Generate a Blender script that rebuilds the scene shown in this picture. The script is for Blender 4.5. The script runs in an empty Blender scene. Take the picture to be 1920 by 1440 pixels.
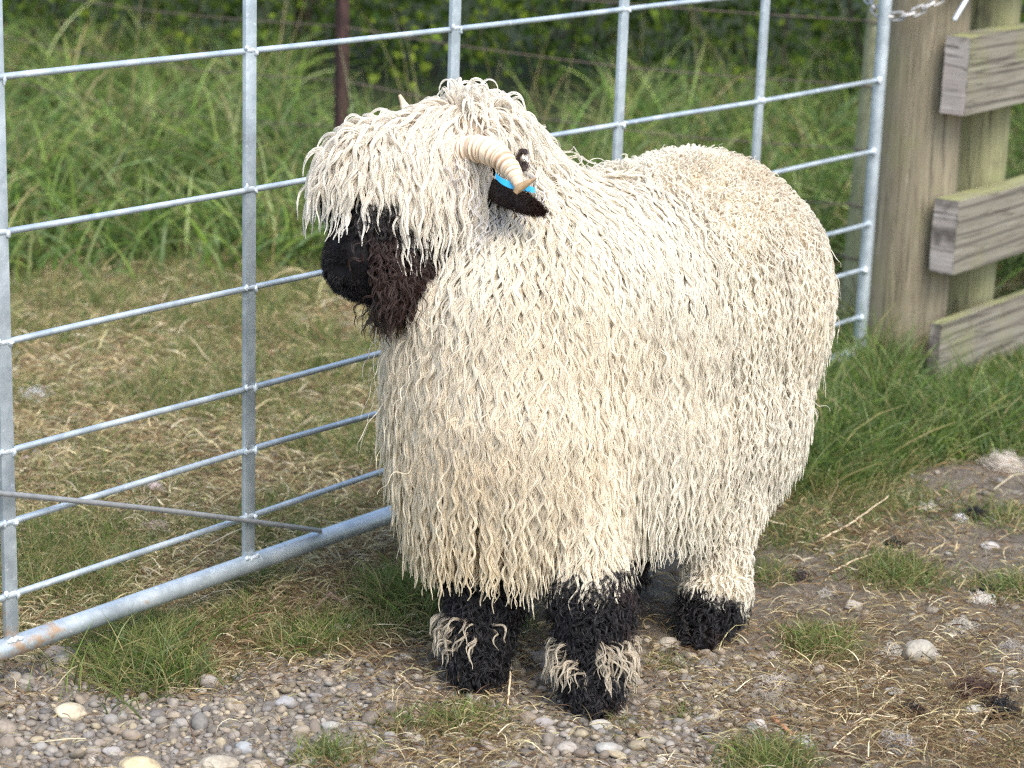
import bpy, bmesh, math, random
import numpy as np
from mathutils import Matrix, Vector, noise
PI = math.pi
rng = np.random.default_rng(7)
random.seed(7)
sc = bpy.context.scene
col = sc.collection

# ------------------------------------------------------------------ camera, sky, sun, exposure
YAW, PITCH, ROLL = 0.9034, 0.2706, 0.0346
def cam_rows(y, p, r):
    f = np.array([math.sin(y)*math.cos(p), math.cos(y)*math.cos(p), -math.sin(p)])
    rt = np.array([math.cos(y), -math.sin(y), 0.0]); up = np.cross(rt, f)
    c, s = math.cos(r), math.sin(r)
    return np.array([c*rt+s*up, -s*rt+c*up, f])
RC = cam_rows(YAW, PITCH, ROLL)
CAM = np.array([0.0, -2.716, 1.48])
FPX = 4268.0
cam = bpy.data.cameras.new('camera'); camo = bpy.data.objects.new('camera', cam); col.objects.link(camo)
m = Matrix(((RC[0][0], RC[1][0], -RC[2][0], CAM[0]), (RC[0][1], RC[1][1], -RC[2][1], CAM[1]),
            (RC[0][2], RC[1][2], -RC[2][2], CAM[2]), (0, 0, 0, 1)))
camo.matrix_world = m
cam.sensor_width = 36; cam.lens = FPX/1920*36; cam.clip_end = 500; cam.clip_start = 0.05
cam.dof.use_dof = True; cam.dof.focus_distance = 3.72; cam.dof.aperture_fstop = 4.6
sc.camera = camo
SUN_EL, SUN_AZ = 56, 200       # azimuth: compass-like angle of the sun position, degrees from +Y towards +X
world = bpy.data.worlds.new('World'); sc.world = world; world.use_nodes = True
wn = world.node_tree.nodes; wl = world.node_tree.links
sky = wn.new('ShaderNodeTexSky'); sky.sky_type = 'NISHITA'; sky.sun_disc = False
sky.sun_elevation = math.radians(SUN_EL); sky.sun_rotation = math.radians(SUN_AZ)
sky.air_density = 1.2; sky.dust_density = 3.0
wl.new(sky.outputs[0], wn['Background'].inputs[0]); wn['Background'].inputs[1].default_value = 0.15
sun = bpy.data.lights.new('sun', 'SUN'); suno = bpy.data.objects.new('sun', sun); col.objects.link(suno)
sun.energy = 1.0; sun.angle = math.radians(30); sun.color = (1.0, 0.975, 0.935)
sd = Vector((math.sin(math.radians(SUN_AZ))*math.cos(math.radians(SUN_EL)), math.cos(math.radians(SUN_AZ))*math.cos(math.radians(SUN_EL)), math.sin(math.radians(SUN_EL))))
suno.rotation_euler = sd.to_track_quat('Z', 'Y').to_euler(); suno.location = (0, 0, 6)
sc.view_settings.view_transform = 'Standard'; sc.view_settings.look = 'None'
sc.view_settings.exposure = 1.42; sc.view_settings.gamma = 1.0
sc.render.engine = 'CYCLES'
sc.cycles.max_bounces = 8; sc.cycles.diffuse_bounces = 5; sc.cycles.transmission_bounces = 5
sc.cycles.transparent_max_bounces = 8
sc.cycles.use_denoising = False
sc.cycles.filter_width = 1.25

# survey helpers: a sight line of the photograph met with the ground, the gate plane or a distance
def ray(u, v):
    return RC.T @ np.array([(u-960)/FPX, -(v-720)/FPX, 1.0])
def G(u, v, z=0.0):
    d = ray(u, v); return CAM + d*((z-CAM[2])/d[2])
def at(u, v, D):
    return CAM + ray(u, v)*D
def onY(u, v, y):
    d = ray(u, v); return CAM + d*((y-CAM[1])/d[1])
def pix(P):
    q = (np.asarray(P)-CAM) @ RC.T
    return 960+FPX*q[..., 0]/q[..., 2], 720-FPX*q[..., 1]/q[..., 2]
UR = np.array([math.cos(YAW), -math.sin(YAW), 0.0])      # to the right
UF = np.array([math.sin(YAW), math.cos(YAW), 0.0])       # away
UZ = np.array([0, 0, 1.0])

# ------------------------------------------------------------------ object helpers
def put(name, data, parent=None, label=None, cat=None, group=None, kind=None):
    o = bpy.data.objects.new(name, data); col.objects.link(o)
    if parent is not None:
        o.parent = parent
        if parent.data is None: o.matrix_parent_inverse = Matrix.Translation(-Vector(parent.location))

        # a mesh part is already placed in world coordinates, so its own children need no offset
    if label: o['label'] = label
    if cat: o['category'] = cat
    if group: o['group'] = group
    if kind: o['kind'] = kind
    return o
def empty(name, loc, label, cat, group=None):
    o = put(name, None, None, label, cat, group); o.location = tuple(loc); o.empty_display_size = 0.05
    return o
def np_mesh(name, V, F, mat=None, smooth=True, colr=None):
    """V (n,3), F (m,k) with one k"""
    V = np.ascontiguousarray(V, dtype=np.float32); F = np.ascontiguousarray(F, dtype=np.int32)
    me = bpy.data.meshes.new(name); k = F.shape[1]
    me.vertices.add(len(V)); me.vertices.foreach_set('co', V.ravel())
    me.loops.add(F.size); me.loops.foreach_set('vertex_index', F.ravel())
    me.polygons.add(len(F)); me.polygons.foreach_set('loop_start', np.arange(0, F.size, k, dtype=np.int32))
    try: me.polygons.foreach_set('loop_total', np.full(len(F), k, dtype=np.int32))
    except Exception: pass
    me.polygons.foreach_set('use_smooth', np.full(len(F), smooth))
    me.update(calc_edges=True)
    if colr is not None:
        a = me.color_attributes.new('Col', 'FLOAT_COLOR', 'POINT')
        c = np.ones((len(V), 4), dtype=np.float32); c[:, :3] = colr; a.data.foreach_set('color', c.ravel())
    if mat: me.materials.append(mat)
    return me
class MB:
    def __init__(s): s.V = []; s.F = []; s.n = 0
    def add(s, V, F):
        V = np.asarray(V, float); s.V.append(V); s.F += [[i+s.n for i in f] for f in F]; s.n += len(V)
    def tube(s, P, r, n=14, cap=True):
        P = np.asarray(P, float); r = np.broadcast_to(np.asarray(r, float), (len(P),))
        T = np.gradient(P, axis=0); T /= np.linalg.norm(T, axis=1)[:, None]
        a = np.array([0, 0, 1.0]) if abs(T[0][2]) < .9 else np.array([1.0, 0, 0])
        V = []
        nrm = np.cross(T[0], a); nrm /= np.linalg.norm(nrm)
        for i in range(len(P)):
            nrm = nrm - T[i]*np.dot(nrm, T[i]); nrm /= np.linalg.norm(nrm); b = np.cross(T[i], nrm)
            for k in range(n):
                t = 2*PI*k/n; V.append(P[i]+r[i]*(math.cos(t)*nrm+math.sin(t)*b))
        F = [[i*n+k, i*n+(k+1) % n, (i+1)*n+(k+1) % n, (i+1)*n+k] for i in range(len(P)-1) for k in range(n)]
        if cap: F += [list(range(n))[::-1], [(len(P)-1)*n+k for k in range(n)]]
        s.add(V, F)
    def torus(s, c, ax, bx, R1, R2, r, n=28, m_=10):
        """closed loop in the plane ax,bx: a stadium R1 by R2"""
        ax = np.asarray(ax, float)/np.linalg.norm(ax); bx = np.asarray(bx, float); bx = bx-ax*np.dot(ax, bx); bx /= np.linalg.norm(bx)
        L = max(R1-R2, 0); pts = []
        for i in range(n):
            t = 2*PI*i/n; x = math.cos(t)*R2; x += L if x > 0 else -L
            pts.append(np.asarray(c)+ax*x+bx*math.sin(t)*R2)
        P = np.array(pts); T = np.roll(P, -1, 0)-np.roll(P, 1, 0); T /= np.linalg.norm(T, axis=1)[:, None]
        nz = np.cross(ax, bx); V = []
        for i in range(n):
            o = np.cross(T[i], nz)
            for k in range(m_):
                t = 2*PI*k/m_; V.append(P[i]+r*(math.cos(t)*o+math.sin(t)*nz))
        s.add(V, [[i*m_+k, i*m_+(k+1) % m_, ((i+1) % n)*m_+(k+1) % m_, ((i+1) % n)*m_+k] for i in range(n) for k in range(m_)])
    def box(s, lo, hi, bev=0):
        lo = np.asarray(lo, float); hi = np.asarray(hi, float)
        V = [[(lo, hi)[i & 1][0], (lo, hi)[(i >> 1) & 1][1], (lo, hi)[(i >> 2) & 1][2]] for i in range(8)]
        s.add(V, [[0, 2, 3, 1], [4, 5, 7, 6], [0, 1, 5, 4], [2, 6, 7, 3], [0, 4, 6, 2], [1, 3, 7, 5]])
    def blob(s, c, r, seed=0, sub=2, amp=.25):
        bm = bmesh.new(); bmesh.ops.create_icosphere(bm, subdivisions=sub, radius=1)
        V = []
        for v in bm.verts:
            k = 1+amp*noise.noise(v.co*1.6+Vector((seed*3.1, seed, 0))); V.append(np.asarray(c)+np.array(v.co)*np.asarray(r)*k)
        F = [[v.index for v in f.verts] for f in bm.faces]; bm.free(); s.add(V, F)
    def build(s, name, mat, parent=None, smooth=True, bevel=0, **kw):
        me = bpy.data.meshes.new(name); V = np.concatenate(s.V)
        me.from_pydata([tuple(v) for v in V], [], s.F); me.update()
        if bevel:
            bm = bmesh.new(); bm.from_mesh(me)
            bmesh.ops.bevel(bm, geom=[e for e in bm.edges if e.calc_face_angle(0) > .6], offset=bevel, segments=2, affect='EDGES', profile=.6)
            bm.to_mesh(me); bm.free()
        if smooth:
            me.polygons.foreach_set('use_smooth', [True]*len(me.polygons))
            try: me.set_sharp_from_angle(angle=math.radians(40))
            except Exception: pass
        me.materials.append(mat)
        return put(name, me, parent, **kw)

# ------------------------------------------------------------------ material helpers
class NT:
    def __init__(s, name):
        s.m = bpy.data.materials.new(name); s.m.use_nodes = True; s.t = s.m.node_tree; s.n = s.t.nodes
        s.b = s.n['Principled BSDF']; s.out = s.n['Material Output']
    def new(s, t, **kw):
        n = s.n.new(t)
        for k, v in kw.items():
            if k in n.inputs: n.inputs[k].default_value = v
            else: setattr(n, k, v)
        return n
    def link(s, a, b): s.t.links.new(a, b)
    def coord(s, scale=(1, 1, 1), rot=(0, 0, 0)):
        c = s.new('ShaderNodeTexCoord'); mp = s.new('ShaderNodeMapping'); mp.inputs['Scale'].default_value = scale; mp.inputs['Rotation'].default_value = rot
        s.link(c.outputs['Object'], mp.inputs[0]); return mp.outputs[0]
    def noise(s, vec, scale, detail=4, rough=.55, dist=0):
        n = s.new('ShaderNodeTexNoise'); s.link(vec, n.inputs['Vector'])
        n.inputs['Scale'].default_value = scale; n.inputs['Detail'].default_value = detail; n.inputs['Roughness'].default_value = rough; n.inputs['Distortion'].default_value = dist
        return n.outputs['Fac']
    def ramp(s, fac, stops, interp='LINEAR'):
        r = s.new('ShaderNodeValToRGB'); s.link(fac, r.inputs[0]); e = r.color_ramp.elements; r.color_ramp.interpolation = interp
        while len(e) < len(stops): e.new(.5)
        for i, (p, c) in enumerate(stops):
            e[i].position = p; e[i].color = (*(c if hasattr(c, '__len__') else (c, c, c)), 1)
        return r.outputs[0]
    def mix(s, a, b, fac, mode='MIX'):
        x = s.new('ShaderNodeMix'); x.data_type = 'RGBA'; x.blend_type = mode
        for src, i in ((fac, 0), (a, 6), (b, 7)):
            if hasattr(src, 'links'): s.link(src, x.inputs[i])
            elif i == 0: x.inputs[0].default_value = src
            else: x.inputs[i].default_value = (*src, 1)
        return x.outputs[2]
    def bump(s, h, strength=.5, dist=.002, prev=None):
        b = s.new('ShaderNodeBump'); b.inputs['Strength'].default_value = strength; b.inputs['Distance'].default_value = dist
        s.link(h, b.inputs['Height'])
        if prev is not None: s.link(prev, b.inputs['Normal'])
        s.link(b.outputs[0], s.b.inputs['Normal']); return b.outputs[0]
def simple(name, c, rough=.6, metal=0.0, var=.15, scale=40, bump=.2):
    t = NT(name); co = t.coord(); f = t.noise(co, scale)
    t.link(t.ramp(f, [(.3, tuple(x*(1-var) for x in c)), (.7, tuple(min(1, x*(1+var)) for x in c))]), t.b.inputs['Base Color'])
    t.b.inputs['Roughness'].default_value = rough; t.b.inputs['Metallic'].default_value = metal
    if bump: t.bump(f, bump)
    return t.m
def leafmat(name, rough=.5, trans=.35, spec=.35):
    t = NT(name); a = t.new('ShaderNodeAttribute'); a.attribute_name = 'Col'
    t.link(a.outputs['Color'], t.b.inputs['Base Color']); t.b.inputs['Roughness'].default_value = rough
    t.b.inputs['Specular IOR Level'].default_value = spec
    if trans:
        tr = t.new('ShaderNodeBsdfTranslucent'); t.link(a.outputs['Color'], tr.inputs[0])
        mx = t.new('ShaderNodeMixShader'); mx.inputs[0].default_value = trans
        t.link(t.b.outputs[0], mx.inputs[1]); t.link(tr.outputs[0], mx.inputs[2]); t.link(mx.outputs[0], t.out.inputs[0])
    return t.m
def galv_mat():
    t = NT('galvanised_steel'); co = t.coord()
    v = t.new('ShaderNodeTexVoronoi'); t.link(co, v.inputs['Vector']); v.inputs['Scale'].default_value = 110
    f = t.noise(co, 14, 5, .6); g = t.noise(co, 60, 4, .7)
    c = t.ramp(f, [(.3, (.28, .33, .36)), (.5, (.42, .48, .51)), (.7, (.62, .68, .70))])
    c = t.mix(c, t.ramp(v.outputs['Color'], [(0, (.34, .395, .43)), (1, (.58, .64, .67))]), .35)
    c = t.mix(c, (.82, .85, .87), t.ramp(g, [(.60, 0), (.74, .7)]))
    # rust staining low on the hinge end of the gate
    geo = t.new('ShaderNodeNewGeometry'); sx = t.new('ShaderNodeSeparateXYZ'); t.link(geo.outputs['Position'], sx.inputs[0])
    rx = t.new('ShaderNodeMapRange'); t.link(sx.outputs[0], rx.inputs[0]); rx.inputs[1].default_value = 2.15; rx.inputs[2].default_value = 2.62; rx.inputs[3].default_value = .16; rx.inputs[4].default_value = -.05
    rz = t.new('ShaderNodeMapRange'); t.link(sx.outputs[2], rz.inputs[0]); rz.inputs[1].default_value = .10; rz.inputs[2].default_value = .16; rz.inputs[3].default_value = 1; rz.inputs[4].default_value = 0
    ad = t.new('ShaderNodeMath', operation='ADD'); t.link(rx.outputs[0], ad.inputs[0]); t.link(t.noise(co, 28, 5, .65), ad.inputs[1])
    mu = t.new('ShaderNodeMath', operation='MULTIPLY'); t.link(t.ramp(ad.outputs[0], [(.64, 0), (.74, .75)]), mu.inputs[0]); t.link(rz.outputs[0], mu.inputs[1])
    c = t.mix(c, (.42, .24, .10), mu.outputs[0])
    t.link(c, t.b.inputs['Base Color']); t.b.inputs['Metallic'].default_value = .55
    t.link(t.ramp(f, [(.3, .36), (.7, .55)]), t.b.inputs['Roughness']); t.bump(g, .25, .0015)
    return t.m
def wood_mat(name, axis, base=(.25, .22, .17), dark=(.10, .085, .065), green=.5, cath=True, gcol=(.20, .22, .06), pale=(.42, .38, .31), top=.0):
    """weathered timber, grain along axis (0=x, 2=z)"""
    t = NT(name); sc_ = [26, 26, 26]; sc_[axis] = 1.1
    co = t.coord(tuple(sc_)); fine = t.noise(co, 5.0, 6, .65, .4)
    sc2 = [6, 6, 6]; sc2[axis] = 1.2; co2 = t.coord(tuple(sc2)); big = t.noise(co2, 1.3, 3, .5, 1.0)
    c = t.ramp(fine, [(.34, dark), (.45, base), (.56, base), (.68, pale)])
    if cath:
        w = t.new('ShaderNodeTexWave'); w.wave_type = 'BANDS'; w.bands_direction = 'Z' if axis == 0 else 'X'
        sc3 = [9, 9, 9]; sc3[axis] = 1.6; t.link(t.coord(tuple(sc3)), w.inputs[0]); w.inputs['Scale'].default_value = 1.1; w.inputs['Distortion'].default_value = 7; w.inputs['Detail'].default_value = 2; w.inputs['Detail Scale'].default_value = .55
        ln = t.ramp(w.outputs['Fac'], [(.0, .0), (.07, .8), (.2, 1)])
        c = t.mix(c, (.075, .065, .055), t.ramp(w.outputs['Fac'], [(.0, .8), (.10, .45), (.22, 0)]))
    c = t.mix(c, pale, t.ramp(big, [(.5, 0), (.75, .5)]))
    co4 = t.coord((1, 1, 1)); gn = t.noise(co4, 7, 5, .6)
    c = t.mix(c, gcol, t.ramp(gn, [(.62-.25*green, 0), (.85-.2*green, .75*green+.1)]))
    dk = t.noise(co4, 11, 3, .5)
    c = t.mix(c, (.09, .075, .06), t.ramp(dk, [(.62, 0), (.75, .45)]))
    if top:
        geo = t.new('ShaderNodeNewGeometry'); sx = t.new('ShaderNodeSeparateXYZ'); t.link(geo.outputs['Normal'], sx.inputs[0])
        mulg = t.new('ShaderNodeMath', operation='MULTIPLY'); t.link(t.ramp(sx.outputs[2], [(.5, 0), (.9, top)]), mulg.inputs[0]); t.link(t.ramp(gn, [(.35, .25), (.6, 1)]), mulg.inputs[1])
        c = t.mix(c, (.24, .25, .10), mulg.outputs[0])
    # splits along the grain
    sc5 = [16, 16, 16]; sc5[axis] = .7; cr = t.noise(t.coord(tuple(sc5)), 2.2, 2, .4, .2)
    crk = t.ramp(cr, [(.47, 0), (.5, 1), (.53, 0)])
    sp = t.mix((0, 0, 0), crk, t.ramp(big, [(.45, 0), (.6, .8)]))
    c = t.mix(c, (.04, .032, .025), sp)
    t.link(c, t.b.inputs['Base Color']); t.b.inputs['Roughness'].default_value = .88; t.b.inputs['Specular IOR Level'].default_value = .2
    b1 = t.bump(fine, .55, .002); t.bump(t.ramp(cr, [(.485, 1), (.5, 0), (.515, 1)]), .5, .004, b1)
    return t.m
M = {}
M['galv'] = galv_mat()
M['grass'] = leafmat('grass_blade', .42, .4, .4); M['leaf'] = leafmat('hedge_leaf', .8, .25, .08); M['straw'] = leafmat('dry_straw', .6, .2, .3)
M['stone'] = None
M['post'] = wood_mat('weathered_post', 2, base=(.215, .185, .125), dark=(.115, .095, .065), green=.5, cath=False, pale=(.34, .30, .21), gcol=(.18, .19, .07))
M['board'] = wood_mat('weathered_board', 0, base=(.20, .185, .145), pale=(.29, .27, .22), green=.45, top=.85)
M['endgrain'] = wood_mat('board_end', 1, base=(.36, .31, .27), dark=(.2, .17, .14), green=.1, pale=(.5, .46, .41), cath=True)
M['green_post'] = wood_mat('algae_post', 2, base=(.24, .235, .13), dark=(.12, .12, .06), green=.7, cath=False, gcol=(.21, .23, .09), pale=(.36, .35, .22))
M['wire'] = simple('rusty_wire', (.17, .12, .10), .7, .2)
M['rust'] = simple('rusty_iron', (.05, .024, .02), .85, .1, .4)
M['chain'] = simple('chain_steel', (.40, .39, .37), .42, .75, .25, 60)
M['brace'] = simple('dull_steel', (.27, .28, .28), .55, .4, .2, 50)
M['zinc'] = simple('zinc_weld', (.60, .66, .70), .38, .45, .12, 90, .6)

# ------------------------------------------------------------------ where grass, straw and gravel lie
def vnoise(x, y, s, seed=0):
    """smooth value noise, vectorised"""
    x = np.asarray(x)*s+seed*17.3; y = np.asarray(y)*s+seed*9.1
    xi = np.floor(x).astype(int); yi = np.floor(y).astype(int); fx = x-xi; fy = y-yi
    fx = fx*fx*(3-2*fx); fy = fy*fy*(3-2*fy)
    def h(a, b):
        n = (a*374761393+b*668265263+seed*1442695) & 0x7fffffff; n = ((n ^ (n >> 13))*1274126177) & 0x7fffffff
        return ((n ^ (n >> 16)) & 0xffff)/65535.0
    return (h(xi, yi)*(1-fx)+h(xi+1, yi)*fx)*(1-fy)+(h(xi, yi+1)*(1-fx)+h(xi+1, yi+1)*fx)*fy
def fbm(x, y, s, seed=0, o=3):
    r = 0; a = 1; t = 0
    for i in range(o): r = r+a*vnoise(x, y, s*2**i, seed+i); t += a; a *= .5
    return r/t
def gh(x, y):
    x = np.asarray(x, float); y = np.asarray(y, float)
    h = .022*(fbm(x, y, 2.2, 3)-.5)+.010*(fbm(x, y, 11, 5)-.5)
    bank = np.clip((x-5.6)*.3+(y-1.6)*.5, 0, 4)
    return h+bank*.10*fbm(x, y, 1.1, 8)*2
# patches: (u, v, radius in m, strength)
def blobs(lst):
    return [(G(u, v)[:2], r, s) for u, v, r, s in lst]
def field(x, y, bl):
    f = np.zeros(np.shape(x))
    for c, r, s in bl:
        f = f+s*np.exp(-(((x-c[0])**2+(y-c[1])**2)/(r*r)))
    return f
GREEN = blobs([(270, 1260, .09, 1.0), (450, 1160, .08, .8), (640, 1180, .08, .7), (700, 1130, .08, .6), (820, 1180, .06, .6), (200, 1170, .05, .6), (380, 1270, .05, .6), (250, 1215, .085, 1.3), (330, 1180, .06, .8), (560, 1210, .07, .9), (620, 1200, .05, .6), (770, 1110, .10, 1.5), (740, 1190, .05, .8), (880, 1360, .07, .7), (760, 1375, .06, .6), (620, 1425, .06, .9),
    (150, 1080, .12, .8), (60, 1030, .10, .7), (430, 1010, .06, .5), (480, 1100, .10, .7), (120, 950, .07, .5), (650, 830, .18, .5), (300, 600, .5, .35), (500, 700, .3, .45), (100, 600, .5, .2),
    (1680, 1085, .09, 1.3), (1540, 1215, .075, 1.2), (1250, 1255, .045, .6), (1440, 1425, .07, 1.3), (1170, 1370, .04, .6), (1280, 1340, .035, .6), (1460, 1010, .12, .8), (1440, 1090, .06, .9), (1905, 1110, .08, 1.0),
    (1900, 980, .1, .7), (1620, 940, .2, .9), (1030, 1250, .05, .3), (980, 1180, .08, .5), (1900, 1420, .05, .4), (1860, 1240, .04, .3)])
STRAW = blobs([(480, 1150, .12, 1.0), (650, 1130, .12, 1.0), (700, 1210, .08, .8), (420, 1180, .08, .8), (560, 1080, .12, .8), (200, 760, .35, .9), (350, 560, .5, .7), (620, 900, .22, 1.2), (560, 960, .15, .9), (330, 1000, .12, .8), (780, 1010, .12, .8), (650, 1060, .1, .7), (400, 1230, .08, .8), (280, 880, .2, .8),
    (700, 1010, .1, .8), (120, 500, .6, .8), (620, 640, .3, .5), (860, 1390, .12, .5), (1600, 1000, .2, .7), (1750, 1200, .25, .6), (1700, 1350, .2, .7), (1850, 1400, .15, .7), (1500, 1300, .2, .5), (850, 1060, .1, .5)])
GRAV = blobs([(80, 1395, .20, 1.6), (300, 1400, .16, 1.5), (520, 1380, .14, 1.2), (60, 1260, .08, 1.1), (690, 1300, .12, .8), (720, 1410, .12, .7), (1050, 1300, .12, .6), (1000, 1410, .1, .6), (560, 1290, .07, .6), (1250, 1400, .12, .6),
    (1100, 1420, .1, .6), (1010, 1260, .06, .6), (1400, 1300, .15, .35), (60, 840, .10, .5), (140, 860, .06, .4), (1300, 1300, .1, .4)])
def right_lush(x, y):
    # the thick grass at the foot of the board fence; its near edge runs below the fence line
    e = G(1440, 960)[:2]; f = G(1920, 868)[:2]; d = (f-e)/np.linalg.norm(f-e); n = np.array([-d[1], d[0]])
    if n @ (G(1750, 700)[:2]-e) < 0: n = -n
    s = (x-e[0])*n[0]+(y-e[1])*n[1]+.10*(vnoise(x, y, 5, 2)-.5)
    return np.clip(s/.10, 0, 1)*np.clip((.25-y-(5.1-x)*.0)/.2, 0, 1)*((x-e[0])*d[0]+(y-e[1])*d[1] > -.35)
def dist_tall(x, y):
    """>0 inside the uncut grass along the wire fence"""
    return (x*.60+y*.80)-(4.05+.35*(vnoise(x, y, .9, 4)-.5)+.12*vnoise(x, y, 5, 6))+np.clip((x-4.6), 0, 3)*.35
def weights(x, y):
    n = fbm(x, y, 6, 11); n2 = fbm(x, y, 18, 12)
    gr = field(x, y, GREEN); st = field(x, y, STRAW); gv = field(x, y, GRAV)
    behind = np.clip((y-.02)/.15, 0, 1)
    green = gr*.9+behind*np.clip(.48+2.0*(n-.45), .10, 1.0)+right_lush(x, y)*1.5
    straw = st*.9+behind*(.5+.6*(1-n))+.30
    grav = gv*(.6+.8*n2)+.07*(1-behind)
    return green, straw, grav
# ------------------------------------------------------------------ ground sheet
def ground():
    def axis(c, half, step, far):
        a = list(np.arange(c-half, c+half, step)); s = step
        lo, hi = a[0], a[-1]; L = []; H = []
        while hi < c+far: s *= 1.13; hi += s; H.append(hi)
        s = step
        while lo > c-far: s *= 1.13; lo -= s; L.append(lo)
        return np.array(L[::-1]+a+H)
    X = axis(3.4, 1.7, .014, 150); Y = axis(-.3, 1.2, .014, 150)
    x, y = np.meshgrid(X, Y, indexing='ij'); z = gh(x, y)
    near = (abs(x-3.4) < 1.8) & (abs(y+.3) < 1.3)
    g, s, v = weights(x, y)
    z = z+near*(.007*(fbm(x, y, 45, 21)-.5)+.012*np.clip(g-.5, 0, 1)*0)
    fine = fbm(x, y, 30, 31)
    soil = np.array([.145, .127, .105]); thatch = np.array([.135, .11, .065]); turf = np.array([.045, .060, .020]); gray = np.array([.20, .182, .158])
    c = soil*(0.65+.8*fine[..., None])
    def mixc(c, k, w): w = np.clip(w, 0, 1)[..., None]; return c*(1-w)+k*w
    c = mixc(c, gray, v*.8); c = mixc(c, thatch, (s-.3)*.7); c = mixc(c, turf, (g-.25)*.9)
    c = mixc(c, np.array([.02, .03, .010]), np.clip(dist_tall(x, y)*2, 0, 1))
    nx, ny = x.shape; idx = np.arange(nx*ny).reshape(nx, ny)
    F = np.stack([idx[:-1, :-1], idx[1:, :-1], idx[1:, 1:], idx[:-1, 1:]], -1).reshape(-1, 4)
    t = NT('ground_soil'); a = t.new('ShaderNodeAttribute'); a.attribute_name = 'Col'
    co = t.coord(); f1 = t.noise(co, 90, 6, .7); f2 = t.noise(co, 300, 3, .6)
    k = t.mix(a.outputs['Color'], t.ramp(f1, [(.3, (.35, .33, .3)), (.7, (1.5, 1.45, 1.35))]), .8, 'MULTIPLY')
    k = t.mix(k, t.ramp(f2, [(.3, (.55, .55, .55)), (.7, (1.35, 1.35, 1.35))]), .6, 'MULTIPLY')
    t.link(k, t.b.inputs['Base Color']); t.b.inputs['Roughness'].default_value = .95; t.b.inputs['Specular IOR Level'].default_value = .15
    b = t.bump(f1, .8, .008); t.bump(f2, .6, .002, b)
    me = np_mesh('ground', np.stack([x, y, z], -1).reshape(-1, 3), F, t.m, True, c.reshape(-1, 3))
    put('ground', me, kind='structure')
ground()

# ------------------------------------------------------------------ ribbons (blades and straws)
def ribbons(P, D, L, W, C, bend, seg=4, sag=None, fold=.0, tipc=None):
    """P roots, D start directions, bend: curvature vector added per length"""
    n = len(P); s = np.linspace(0, 1, seg+1)
    path = np.zeros((n, seg+1, 3)); path[:, 0] = P; d = D/np.linalg.norm(D, axis=1)[:, None]
    T = np.zeros((n, seg+1, 3)); T[:, 0] = d
    for i in range(1, seg+1):
        path[:, i] = path[:, i-1]+d*(L/seg)[:, None]
        d = d+bend*(1.0/seg)*(0.5+1.0*s[i]); 
        if fold:
            d = d+rng.normal(0, fold, (n, 3))*np.array([1, 1, .35])
        d = d/np.linalg.norm(d, axis=1)[:, None]; T[:, i] = d
    a = rng.uniform(0, 2*PI, n); side0 = np.stack([np.cos(a), np.sin(a), np.zeros(n)], 1)
    V = np.zeros((n, seg+1, 2, 3))
    for i in range(seg+1):
        sd_ = np.cross(T[:, i], side0); sd_ /= (np.linalg.norm(sd_, axis=1)[:, None]+1e-9)
        w = W*(1-.9*max(0, s[i]-.15)/.85 if True else 1)*(.7+.3*min(1, s[i]*5))
        V[:, i, 0] = path[:, i]-sd_*w[:, None]*.5; V[:, i, 1] = path[:, i]+sd_*w[:, None]*.5
    base = (np.arange(n)*(seg+1)*2)[:, None]
    F = []
    for i in range(seg):
        o = i*2; F.append(np.concatenate([base+o, base+o+1, base+o+3, base+o+2], 1))
    F = np.concatenate(F)
    c = np.repeat(C[:, None, :], (seg+1)*2, 1).reshape(n, seg+1, 2, 3)
    if tipc is not None:
        k = (s**1.5)[None, :, None, None]*tipc[:, None, None, None]
        c = c*(1-k)+np.array([.36, .31, .13])*k
    return V.reshape(-1, 3), F, c.reshape(-1, 3)
def join(parts):
    V = []; F = []; C = []; n = 0
    for v, f, c in parts: V.append(v); F.append(f+n); C.append(c); n += len(v)
    return np.concatenate(V), np.concatenate(F), np.concatenate(C)
def scatter(n, u0, u1, v0, v1):
    u = rng.uniform(u0, u1, n); v = rng.uniform(v0, v1, n)
    d = np.stack([(u-960)/FPX, -(v-720)/FPX, np.ones(n)], 1) @ RC
    p = CAM+d*((0-CAM[2])/d[:, 2])[:, None]
    return p
def grass_colors(n, dry=.2, dark=1.0):
    base = np.array([[.13, .20, .035], [.09, .155, .035], [.18, .25, .055], [.105, .17, .055], [.065, .12, .025], [.22, .26, .10]])
    c = base[rng.integers(0, len(base), n)]*rng.uniform(.7, 1.25, (n, 1))*dark
    k = rng.random(n) < dry
    dc = np.array([.36, .30, .13])*rng.uniform(.6, 1.2, (n, 1)); c[k] = dc[k]
    return c
def straw_colors(n):
    base = np.array([[.46, .37, .20], [.55, .47, .27], [.30, .21, .11], [.40, .36, .18], [.22, .14, .08], [.60, .53, .36]])
    return base[rng.integers(0, len(base), n)]*rng.uniform(.65, 1.35, (n, 1))
FEET = None
def near_feet(p, r=.05):
    k = np.zeros(len(p), bool)
    for f in (G(890, 1285), G(1100, 1335), G(1305, 1215), G(1125, 1170)):
        k |= np.linalg.norm(p[:, :2]-f[:2], axis=1) < r
    return k
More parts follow.
